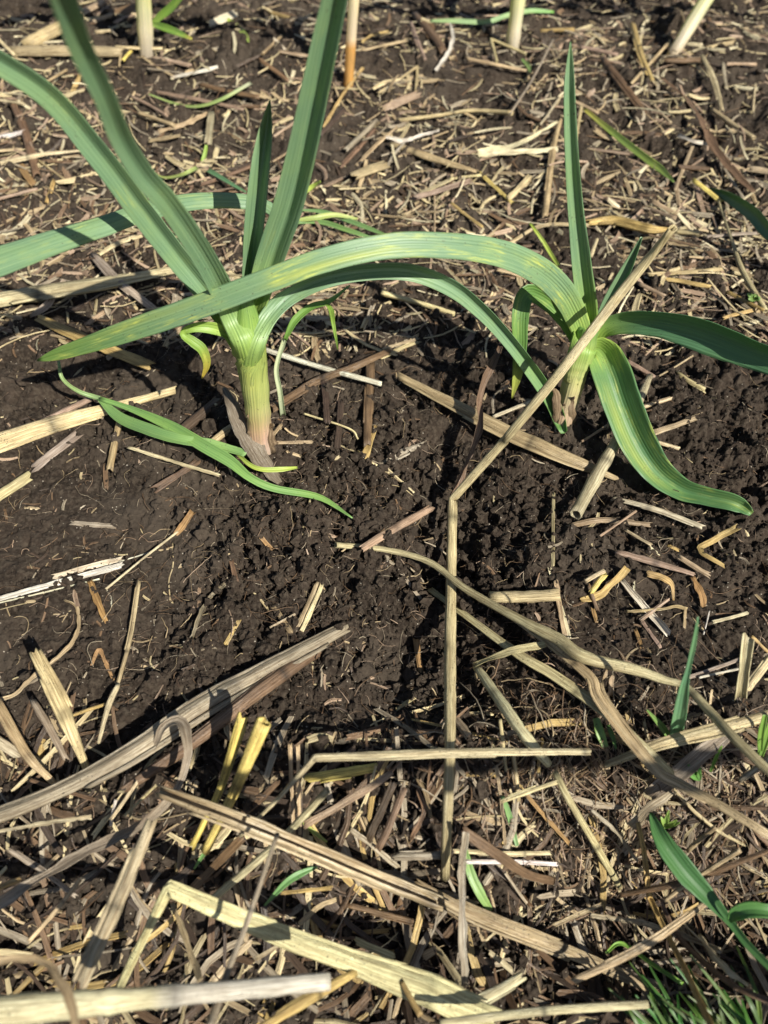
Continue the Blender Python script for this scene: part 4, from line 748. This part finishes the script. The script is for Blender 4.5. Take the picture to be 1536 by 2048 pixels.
s('C', 'tan', 12, [(1025, 1500, 4), (1037, 1600, 2)]); s('T', 'pale', 8, [(1000, 1440, 6), (1012, 1540, 3)]); s('F', 'tan', 16, [(905, 1430, 3), (935, 1470, 3)]); s('C', 'lemon', 14, [(738, 1507, 3), (880, 1503, 3)]); s('F', 'grey', 24, [(30, 1505, 3), (-40, 1460, 3)])
s('C', 'brown', 15, [(1045, 1790, 2), (1062, 1812, 3)]); s('T', 'grey', 10, [(1010, 1745, 6), (1060, 1815, 3)])
s('C', 'tan', [18, 22, 18], [(1150, 1960, 22), (1290, 1890, 26), (1420, 1800, 24)]); s('C', 'grey', [16, 18], [(1480, 1560, 10), (1560, 1500, 12)]); s('C', 'brown', [16, 20, 16], [(1240, 1790, 16), (1380, 1760, 20), (1540, 1700, 22)])
s('T', 'tan', 14, [(1330, 1800, 20), (1480, 1700, 24)]); s('L', 'grey', [12, 18, 14], [(1180, 1830, 8), (1300, 1850, 14), (1440, 1900, 16)]); s('F', 'brown', 16, [(640, 1890, 8), (820, 1940, 10)]); s('C', 'tan', 14, [(160, 1760, 10), (60, 1880, 14)])
s('C', 'grey', 16, [(20, 1700, 6), (150, 1790, 8)]); s('T', 'brown', 12, [(60, 1560, 3), (190, 1600, 4)]); s('C', 'brown', 18, [(700, 1810, 5), (860, 1850, 7)]); s('F', 'tan', 12, [(1110, 1850, 8), (1200, 1810, 10)])
print('traced straws', len(straw_list))

# ---- more pieces too ordinary to trace one by one, up to three hundred in all
rr = random.Random(77)
def scatter_spot():
    u = rr.random()
    if u < .30: return rr.uniform(0, 1536), rr.uniform(40, 640), .55
    if u < .72: return rr.uniform(0, 1536), rr.uniform(1490, 2040), 1.5
    if u < .85: return rr.uniform(900, 1536), rr.uniform(1180, 1560), 1.1
    return rr.uniform(0, 1536), rr.uniform(640, 1450), .8
n_more = max(0, 300-len(straw_list))
for i in range(n_more):
    x, y, k = scatter_spot()
    big = y > 1480
    L = rr.uniform(40, 130)*k; a = rr.uniform(0, math.pi); wd = rr.uniform(7, 13)*k
    tn = rr.choice(['pale', 'tan', 'tan', 'gold', 'grey', 'brown', 'pink', 'brown', 'grey', 'olive', 'dark'])
    dx, dy = math.cos(a)*L/2, -math.sin(a)*L/2*(.8)
    kd = rr.choice('CCFFTLU'); lf = rr.uniform(0, 6) if big else rr.uniform(0, 2)
    p = [(x-dx, y-dy, lf), (x+dx, y+dy, lf+rr.uniform(-2, 2))]
    if kd == 'L': p.insert(1, (x+rr.uniform(-.12, .12)*L, y+rr.uniform(-.12, .12)*L, lf+2))
    s(kd, tn, wd, p)

# ---- labels: each must single out one thing
def finish_labels():
    from collections import defaultdict
    g = defaultdict(list)
    for t in straw_list: g[t[1]].append(t)
    for lab, L in g.items():
        if len(L) == 1: L[0][0]['label'] = lab[0].upper()*0+lab; continue
        xs = [t[3] for t in L]; ys = [t[4] for t in L]
        key = 3 if max(xs)-min(xs) > max(ys)-min(ys) else 4; L.sort(key=lambda t: t[key])
        names = {2: ['left of two', 'right of two'], 3: ['leftmost', 'middle', 'rightmost'], 4: ['leftmost', 'left middle', 'right middle', 'rightmost']} if key == 3 else \
                {2: ['upper of two', 'lower of two'], 3: ['uppermost', 'middle', 'lowermost'], 4: ['uppermost', 'upper middle', 'lower middle', 'lowermost']}
        for i, t in enumerate(L):
            t[0]['label'] = names[len(L)][i]+' '+lab if len(L) in names else lab
            if len(L) not in names: print('SHARED', len(L), lab)
    for t in straw_list:
        t[0]['group'] = 'dry leaf shreds lying on the bed' if t[0]['category'] == 'dry leaf' else 'straw pieces mulching the bed'
        if nwords(t[0]['label']) > 16:
            q = t[0]['label']
            for wv in ('short ', 'medium ', 'tiny ', 'long ', 'flat '):
                if nwords(q) > 16: q = q.replace(wv, '', 1)
            t[0]['label'] = q
        if nwords(t[0]['label']) > 16: print('LONG', nwords(t[0]['label']), t[0]['label'])
finish_labels()

# ------------------------------------------------------------------ weeds and grass: each blade or tuft a thing of its own
def blade_mb(mb, pts, ws, col, seed, tip=None, arc=.7, keel=.5, roll=0, yel=.1, base=None, thick=.02):
    rows = [tuple(p)+(0,)*(3-len(p)) for p in pts]
    if len(ws) != len(pts): ws = list(np.interp(np.linspace(0, 1, len(pts)), np.linspace(0, 1, len(ws)), ws))
    rows = [p+(q,) for p, q in zip(rows, ws)]
    C = catmull(rows, 40); g = ground_hit(C[:, 0], C[:, 1]); t = np.linspace(0, 1, 40)
    gf = np.polyval(np.polyfit(t, g, min(4, len(pts)-1)), t); gf = gf+np.percentile(g-gf, 70)
    P = at_z(C[:, 0], C[:, 1], gf+.0008+C[:, 2]*.001); W = np.maximum(C[:, 3], .7)*depth(P)/FPX
    T = np.repeat(np.array(col, float)[None], 40, 0)
    if base is not None: T = np.array(base)*(1-sstep(0, .35, t)[:, None])+T*sstep(0, .35, t)[:, None]
    if tip is not None: T = T*(1-sstep(.7, 1, t)[:, None])+np.array(tip)*sstep(.7, 1, t)[:, None]
    sweep(mb, P, W, kind='strip', arc=arc, keel=keel, roll=math.radians(roll), thick=thick, tint=T, yel=max(yel, 1e-5), jag=0, K=9, ragged=.03, seed=seed, toward=.7)
weed_n = [0]
GR = (.16, .30, .09); BG = (.14, .28, .14); YG = (.38, .46, .10)
def weed(name, cat, label, blades, group=None):
    """blades: (part name, pts, widths, colour, kwargs). One blade: one mesh; several: an Empty with parts"""
    weed_n[0] += 1; sd = weed_n[0]*31+900
    mbs = []
    for i, (pn, pts, ws, col, kw) in enumerate(blades):
        mb = MB(); blade_mb(mb, pts, ws, col, sd+i, **kw); mbs.append((pn, mb))
    V0 = np.concatenate(mbs[0][1].v); c = V0[:18].mean(0)
    if len(mbs) == 1:
        m = mbs[0][1]; m.v = [v-c for v in m.v]; o = m.obj(name, M_LEAF); o.location = c
    else:
        o = bpy.data.objects.new(name, None); COL.objects.link(o); o.location = c; o.empty_display_size = .01
        for pn, m in mbs: m.v = [v-c for v in m.v]; m.obj(pn, M_LEAF, o)
    return tag(o, label, cat, group)
D = {}
weed('grass_seedling', 'grass seedling', 'pale wilted grass seedling lying looped across the soil in front of the large garlic', [
    ('stem', [(117, 722, 34), (125, 757, 28), (155, 782, 20), (200, 798, 14)], [4, 6, 7, 9], (.24, .34, .16), dict(arc=2)),
    ('blade', [(198, 797, 14), (240, 837, 12), (300, 862, 11), (360, 880, 10), (425, 890, 9), (492, 908, 8)], [10, 23, 25, 22, 20, 14], (.20, .34, .12), dict(roll=15)),
    ('blade', [(200, 797, 14), (260, 817, 13), (340, 852, 12), (400, 887, 11), (460, 922, 10), (500, 955, 9), (550, 977, 8), (640, 995, 8), (705, 1036, 4)], [8, 11, 20, 24, 23, 16, 14, 12, 2], (.20, .35, .11), dict(roll=-10)),
    ('blade', [(472, 905, 8), (500, 930, 10), (525, 939, 12), (560, 939, 13), (595, 935, 13)], [6, 8, 9, 10, 4], YG, dict(yel=.6))])
weed('grass_seedling', 'grass seedling', 'small upright grass seedling just right of the large garlic stem', [
    ('stem', [(566, 830, 2), (560, 785, 16), (553, 737, 30), (570, 677, 46)], [9, 9, 8, 8], (.40, .44, .30), dict(arc=2.2)),
    ('blade', [(570, 680, 46), (590, 642, 55), (622, 615, 60), (660, 602, 62), (700, 570, 66)], [7, 15, 14, 10, 2], (.16, .30, .06), dict(roll=10)),
    ('blade', [(652, 606, 62), (662, 622, 58), (667, 650, 48), (676, 700, 34)], [6, 10, 7, 2], (.2, .32, .06), {})])
weed('grass_shoot', 'grass', 'short yellow leaf tip poking out right of the tall upright leaf', [('b', [(600, 392, 20), (618, 378, 24), (641, 363, 26)], [5, 9, 5], YG, dict(yel=.5))])
weed('grass_shoot', 'grass', 'thin curved pale green blade lying behind the large garlic at top left', [('b', [(297, 188, 2), (350, 207, 3), (393, 213, 4), (440, 200, 5), (502, 166, 6)], [2, 4, 5, 6, 6], (.30, .38, .14), dict(tip=(.5, .5, .35)))])
weed('grass_shoot', 'grass', 'tiny bright green leaf tip hanging below a grey strip at top left', [('b', [(413, 290, 4), (410, 306, 4), (404, 326, 3)], [5, 7, 6], (.26, .38, .07), {})])
weed('grass_shoot', 'grass', 'small yellow-green curl ending near the blurred big leaf', [('b', [(285, 320, 5), (305, 345, 5), (330, 355, 5), (362, 350, 5), (395, 335, 6)], [2, 3, 4, 6, 8], (.34, .40, .14), {})])
weed('grass_shoot', 'grass', 'blue-green blade lying on the soil just left of the small upright leaf', [('b', [(416, 340, 4), (440, 354, 4), (470, 372, 4), (492, 384, 3)], [9, 8, 6, 3], BG, {})])
weed('grass_shoot', 'grass', 'yellow-green shrivelled leaf near the top edge left of centre', [('b', [(455, 38, 6), (475, 55, 6), (492, 72, 5), (497, 84, 3)], [6, 10, 8, 3], YG, dict(yel=.7))])
weed('grass_tuft', 'grass', 'pale flattened grass tuft right of the large garlic under the arching leaf', [
    ('blade', [(585, 442, 6), (630, 436, 9), (670, 430, 10), (715, 438, 10)], [4, 10, 9, 4], (.36, .42, .13), {}),
    ('blade', [(585, 446, 6), (640, 444, 8), (700, 462, 8), (760, 482, 6)], [4, 9, 9, 3], (.17, .29, .10), {}),
    ('blade', [(600, 420, 6), (650, 425, 7), (720, 450, 7), (790, 478, 5)], [3, 8, 9, 3], (.15, .26, .10), {})])
weed('grass_shoot', 'grass', 'long pale green blade lying level left of the third far garlic stem', [('b', [(860, 42, 5), (905, 42, 7), (972, 44, 8), (1012, 32, 9), (1060, 22, 9), (1108, 24, 8)], [4, 8, 9, 9, 9, 4], (.30, .42, .22), dict(tip=(.2, .4, .1)))])
weed('grass_shoot', 'grass', 'half-withered yellow and green blade lying diagonally right of the small garlic\'s upright leaf', [('b', [(1168, 218, 4), (1231, 270, 6), (1291, 317, 6), (1322, 340, 5), (1348, 364, 4)], [6, 12, 14, 13, 3], (.17, .24, .06), dict(yel=.9, base=(.38, .34, .08)))])
weed('grass_shoot', 'grass', 'thin yellow-green blade left of the small garlic\'s upright leaf', [('b', [(1060, 446, 10), (1084, 480, 8), (1104, 512, 6), (1122, 541, 3)], [4, 7, 7, 5], (.34, .42, .08), {})])
weed('grass_shoot', 'grass', 'tiny greenish shoot near the foot of the third far stem', [('b', [(1044, 118, 4), (1056, 132, 5), (1062, 146, 3)], [4, 8, 4], (.20, .30, .10), {})])
weed('grass_seedling', 'grass seedling', 'blue-green grass seedling standing tall beside the kinked long straw', [
    ('blade', [(1348, 1476, 2), (1356, 1440, 20), (1366, 1385, 44), (1376, 1340, 58), (1388, 1286, 74), (1396, 1234, 88)], [18, 26, 20, 9, 8, 2], (.14, .29, .16), dict(arc=.9)),
    ('blade', [(1340, 1476, 2), (1322, 1452, 10), (1294, 1420, 20)], [10, 13, 2], (.17, .28, .08), {})])
weed('grass_shoot', 'grass', 'short cut green blades half hidden under the olive straw', [('b', [(1192, 1436, 4), (1200, 1465, 6), (1210, 1494, 5)], [12, 17, 12], (.22, .34, .10), {})])
weed('grass_shoot', 'grass', 'small green blade slanting beside the short cut green blades', [('b', [(1215, 1450, 3), (1224, 1470, 5), (1232, 1498, 5)], [6, 9, 3], (.13, .26, .07), {})])
weed('grass_tuft', 'grass', 'bright green tuft at the right edge above the dark stalk node', [
    ('blade', [(1520, 1510, 4), (1522, 1470, 14), (1530, 1430, 24)], [8, 12, 8], (.20, .34, .07), {}), ('blade', [(1522, 1512, 4), (1545, 1440, 16), (1556, 1400, 24)], [8, 14, 6], (.20, .34, .07), {}),
    ('blade', [(1420, 1545, 4), (1432, 1515, 10), (1444, 1492, 14)], [4, 6, 2], (.20, .36, .07), {})])
weed('grass_shoot', 'grass', 'pale green cut blade hanging beside the vertical straw\'s lower end', [('b', [(930, 1700, 14), (943, 1750, 12), (962, 1790, 10), (982, 1822, 6)], [10, 18, 18, 10], (.25, .38, .14), dict(arc=.3))])
weed('grass_shoot', 'grass', 'thin green blade lying right of the vertical straw under pale bits', [('b', [(1005, 1592, 6), (1020, 1637, 6), (1034, 1692, 4)], [8, 11, 7], (.20, .34, .14), {})])
weed('grass_shoot', 'grass', 'slender green blade at the bottom left of the grooved stalk', [('b', [(528, 1812, 4), (570, 1768, 6), (600, 1748, 6), (634, 1734, 5)], [3, 12, 13, 4], (.17, .33, .12), {})])
weed('grass_shoot', 'grass', 'tiny green shoot in the gap between the yellow tubes and the grooved stalk', [('b', [(388, 1738, 3), (405, 1712, 6), (421, 1688, 8)], [3, 7, 2], (.20, .36, .12), {})])
weed('grass_shoot', 'grass', 'thin yellow-green blade under the speckled strip', [('b', [(604, 1644, 4), (628, 1664, 4), (654, 1684, 3)], [4, 8, 3], (.38, .42, .10), {})])
weed('weed_shoot', 'weed', 'large weed shoot, green darkened for shade, reaching from the right edge with a side leaf', [
    ('blade', [(1536+40, 1970, 44), (1500, 1895, 44), (1460, 1845, 42), (1418, 1797, 40), (1368, 1742, 36), (1330, 1690, 30), (1312, 1655, 24), (1301, 1624, 18)], [16, 14, 16, 30, 44, 36, 22, 4], (.075, .185, .06), dict(arc=.6, keel=.9, yel=.05)),  # green tinted darker to paint in the shade on the weed
    ('side_leaf', [(1458, 1842, 44), (1475, 1826, 46), (1505, 1820, 46), (1570, 1826, 44)], [8, 24, 28, 20], (.09, .22, .06), dict(arc=1.0))])
weed('grass_shoot', 'grass', 'thin bright green stem crossing the dark furrow at lower right', [('b', [(1212, 1906, 8), (1243, 1887, 14), (1300, 1925, 20), (1365, 1968, 24)], [4, 6, 6, 7], (.20, .36, .07), dict(arc=2))])
gb = []
r5 = random.Random(5)
for i in range(34):
    x0 = 1380+r5.uniform(-60, 170); y0 = 2090+r5.uniform(0, 40); x1 = x0-r5.uniform(20, 150); y1 = y0-r5.uniform(90, 210)
    gb.append(('blade', [(x0, y0, 2), ((x0+x1)/2+r5.uniform(-12, 22), (y0+y1)/2, 24), (x1, y1, 30+r5.uniform(-8, 14))], [6, 8, 2], (.045+.05*r5.random(), .11+.08*r5.random(), .03), dict(roll=r5.uniform(-25, 25))))
weed('grass_tuft', 'grass', 'dense green grass tuft in the bottom right corner', gb)
r6 = random.Random(8); tb = []  # clump added out of frame so that its blades shade the furrow
for i in range(22):
    x0 = r6.uniform(.185, .29); y0 = r6.uniform(-.10, .0); a = r6.uniform(-1.0, 1.0); h_ = r6.uniform(.07, .135)
    B0 = np.array([x0, y0, float(height(np.array([x0]), np.array([y0]))[0])]); dirx = np.array([math.sin(a)*.05, .02*math.cos(a)-.02, h_])
    P = B0+dirx*np.linspace(0, 1, 24)[:, None]+np.array([math.sin(a)*.03, -.01, -.02])*(np.linspace(0, 1, 24)[:, None]**2)
    tb.append((P, np.interp(np.linspace(0, 1, 24), [0, .4, 1], [.004, .011, .001])))
tr = bpy.data.objects.new('shade_clump', None); COL.objects.link(tr); tr.location = tb[0][0][0]
for i, (P, W) in enumerate(tb):
    m_ = MB(); sweep(m_, P-tb[0][0][0], W, kind='strip', arc=.6, keel=.6, thick=.03, tint=(.08, .19, .05), yel=.05, jag=0, seed=i, roll=r6.uniform(-1.2, 1.2)); m_.obj('blade', M_LEAF, tr)
tag(tr, 'tall green grass clump added unseen past the lower right corner to shade the furrow', 'grass')
for k, (lab, x, y, c) in enumerate([('small leafy green weed between the stalks at lower right', 1400, 1560, (.10, .24, .06)), ('light green sprout beside the big green weed shoot', 1330, 1655, (.26, .38, .10)),
                                    ('tiny green sprout on the soil near the right edge behind the side leaf', 1510, 600, (.17, .28, .08))]):
    r5 = random.Random(40+k); bl = []
    for i in range(6):
        a = r5.uniform(-1.5, 1.5); L = r5.uniform(18, 40)*(1 if y > 1000 else .6)
        bl.append(('leaf', [(x, y, 2), (x+math.sin(a)*L*.5, y-math.cos(a)*L*.5, 8), (x+math.sin(a)*L, y-math.cos(a)*L, 10)], [4, 9, 2], c, dict(roll=r5.uniform(-30, 30))))
    weed('weed_sprout', 'weed', lab, bl)

# ------------------------------------------------------------------ what nobody could count
def litter(n, name, label, cat, seed, pxs, lens, wid, tints, sinks=.15, clump=True):
    g = np.random.default_rng(seed); px, py = pxs(g, n)
    p = at_z(px, py, 0.0); cl = vnoise(p[:, 0]*26+seed*0, p[:, 1]*20, 201)*.65+vnoise(p[:, 0]*70, p[:, 1]*60, 202)*.35
    kp = g.random(n) < (sstep(.30, .62, cl)*1.0+.16 if clump else np.ones(n)); px, py, p = px[kp], py[kp], p[kp]; n = len(px)
    x, y = p[:, 0], p[:, 1]; d = depth(p)
    a = g.uniform(0, np.pi, n); L = lens(g, n); W = wid(g, n)
    hx, hy = np.cos(a)*L/2, np.sin(a)*L/2
    za = height(x-hx, y-hy, False); zb = height(x+hx, y+hy, False); zm = height(x, y, False)
    tilt = g.uniform(-.12, .12, n)*L
    up = np.maximum(zm-(za+zb)/2, 0)+W*g.uniform(-sinks, .5, n)
    A = np.stack([x-hx, y-hy, za+up+tilt], 1); B = np.stack([x+hx, y+hy, zb+up-tilt*.3], 1)
    mb = MB(); T = np.array([TINT[t] for t in tints])[g.integers(0, len(tints), n)]*g.uniform(.7, 1.2, (n, 1))
    for i in range(n):
        t = np.linspace(0, 1, 5)[:, None]; P = A[i]*(1-t)+B[i]*t
        dr = B[i]-A[i]; s_ = np.array([-dr[1], dr[0], 0]); P = P+s_*(np.sin(t*np.pi)*g.uniform(-.16, .16))
        sweep(mb, P, W[i]*np.array([.8, 1, 1, .95, .75]), kind='strip', arc=g.uniform(-1.6, .8), thick=.16, tint=T[i], seed=i, K=3, jag=1.1, toward=.3, roll=g.uniform(-.6, .6), ragged=.15)
    tag(mb.obj(name, M_STRAW, smooth=False), label, cat, kind='stuff')
def px_top(g, n): return g.uniform(-350, 1886, n), -160+860*g.random(n)**.9
def px_mid(g, n): return g.uniform(-300, 1836, n), g.uniform(660, 1500, n)
def px_low(g, n): return g.uniform(-300, 1836, n), g.uniform(1450, 2220, n)
def px_tangle(g, n): return g.normal(1290, 150, n), g.normal(1590, 80, n)
litter(8600, 'straw_chaff', 'fine chopped straw chaff covering the soil behind the plants', 'straw chaff', 1, px_top, lambda g, n: .006+.028*g.random(n)**1.8, lambda g, n: .0008+.0032*g.random(n)**1.8,
       ['pale', 'tan', 'pale', 'brown', 'grey', 'pink', 'tan', 'dark', 'cream', 'grey', 'pink'])
litter(1100, "straw_chaff", 'sparse straw crumbs on the open soil in the middle', 'straw chaff', 2, px_mid, lambda g, n: .003+.011*g.random(n)**2, lambda g, n: .0004+.0014*g.random(n)**2,
       ['tan', 'brown', 'pink', 'pale', 'brown', 'dark', 'grey'], clump=False)
litter(1350, 'straw_chaff', 'broken straw bits, darkened for shade, filling the gaps between foreground stalks', 'straw chaff', 3, px_low, lambda g, n: .006+.026*g.random(n)**1.6, lambda g, n: .0005+.0034*g.random(n)**1.8,
       ['tan', 'brown', 'grey', 'pale', 'dark', 'brown', 'dark', 'dark', 'dark', 'brown'])  # extra dark tints paint in the shade between the stalks
litter(700, 'straw_chaff', 'tangled brown root and straw fibres under the crossing stalks', 'straw chaff', 4, px_tangle, lambda g, n: .006+.014*g.random(n), lambda g, n: .0004+.0009*g.random(n),
       ['tan', 'brown', 'grey', 'brown', 'pink'])
def px_right(g, n): return g.normal(1420, 170, n), g.uniform(1500, 2100, n)
litter(4600, 'straw_chaff', 'long thin straw fibres strewn among the plants and beyond them', 'straw chaff', 5, px_top, lambda g, n: .012+.034*g.random(n)**1.5, lambda g, n: .0005+.0013*g.random(n), ['pale', 'tan', 'cream', 'brown', 'grey', 'pink', 'pale'])
litter(450, 'straw_chaff', 'thin dead grass fibres matted in the lower right', 'straw chaff', 6, px_right, lambda g, n: .010+.026*g.random(n), lambda g, n: .0004+.0009*g.random(n), ['brown', 'brown', 'grey', 'dark', 'tan'])  # mostly dark tints put the furrow's shade into the colour
litter(1100, 'straw_chaff', 'thin straw fibres between the foreground stalks', 'straw chaff', 7, px_low, lambda g, n: .012+.030*g.random(n), lambda g, n: .0004+.0010*g.random(n), ['tan', 'brown', 'pale', 'grey', 'brown', 'dark'])
litter(400, 'straw_chaff', 'medium broken straw pieces layered between the foreground stalks', 'straw chaff', 8, px_low, lambda g, n: .016+.034*g.random(n), lambda g, n: .0012+.0022*g.random(n), ['pale', 'tan', 'brown', 'grey', 'brown', 'dark', 'dark', 'grey', 'gold'], sinks=-.4, clump=False)  # brown and dark entries paint in the shaded gaps
def rootlets(n=3000):
    g = np.random.default_rng(9); mb = MB()
    px = g.uniform(-200, 1736, n); py = g.uniform(-40, 2150, n); q = g.random(n) < .45
    px[q] = g.normal(720, 330, q.sum()); py[q] = g.normal(1020, 230, q.sum())
    q2 = g.random(n) < .16; px[q2] = g.normal(1180, 130, q2.sum()); py[q2] = g.normal(1530, 100, q2.sum())
    p = at_z(px, py, 0.0); m = 12
    a = g.uniform(0, 2*np.pi, n); L = (.005+.022*g.random(n)**2)*np.where(q2, 1.5, 1); turn = g.normal(0, .22, (n, m)).cumsum(1)+a[:, None]+g.normal(0, .10, (n, 1))*np.arange(m)
    X = p[:, :1]+(np.cos(turn)*L[:, None]/m).cumsum(1); Y = p[:, 1:2]+(np.sin(turn)*L[:, None]/m).cumsum(1)
    Z = height(X.ravel(), Y.ravel(), False).reshape(n, m); Z = np.maximum(Z, Z.mean(1, keepdims=True)); Zs = Z.copy()
    for _ in range(2): Zs[:, 1:-1] = (Zs[:, :-2]+Zs[:, 1:-1]+Zs[:, 2:])/3
    Zs += (g.uniform(0, .0022, n)+np.where(q2, g.uniform(.001, .008, n), 0))[:, None]*np.sin(np.linspace(0, np.pi, m))
    R_ = (.00009+.00020*g.random(n)**2)*np.where(q2, 1.7, 1)
    T = np.array([TINT[k] for k in ('brown', 'tan', 'pink', 'brown', 'grey')])[g.integers(0, 5, n)]
    for i in range(n):
        sweep(mb, np.stack([X[i], Y[i], Zs[i]+R_[i]], 1), R_[i]*2*np.linspace(1, .5, m), kind='tube', tint=T[i], K=4, jag=0, seed=i, up=np.array([0, 0, 1.])+np.zeros((m, 3)))
    tag(mb.obj('rootlets', M_STRAW), 'fine hair-like brown rootlets curling out of the soil', 'rootlets', kind='stuff')
rootlets()

# ------------------------------------------------------------------ a straight cane, unseen, added to throw the dark band
def cane():
    t = .36; off = np.array([sdir.x, sdir.y, sdir.z])*t
    A = np.array([-.090, .1215, -.01])+off; B = np.array([.150, .122, -.01])+off
    n = 60; P = A+(B-A)*np.linspace(0, 1, n)[:, None]; W = np.full(n, .0105)
    T = np.repeat(np.array([[.40, .31, .15]]), n, 0)
    for q in (.2, .5, .8): k = np.exp(-((np.linspace(0, 1, n)-q)/.012)**2); W = W*(1+.15*k); T = T*(1-.5*k[:, None])
    c = P.mean(0); mb = MB(); sweep(mb, P-c, W, kind='tube', tint=T, K=16, seed=1, jag=0, up=np.array([0, 0, 1.])+np.zeros((n, 3)))
    o = mb.obj('shadow_cane', M_STRAW); o.location = c; tag(o, 'straight cane added out of frame to throw the dark band', 'cane')
cane()
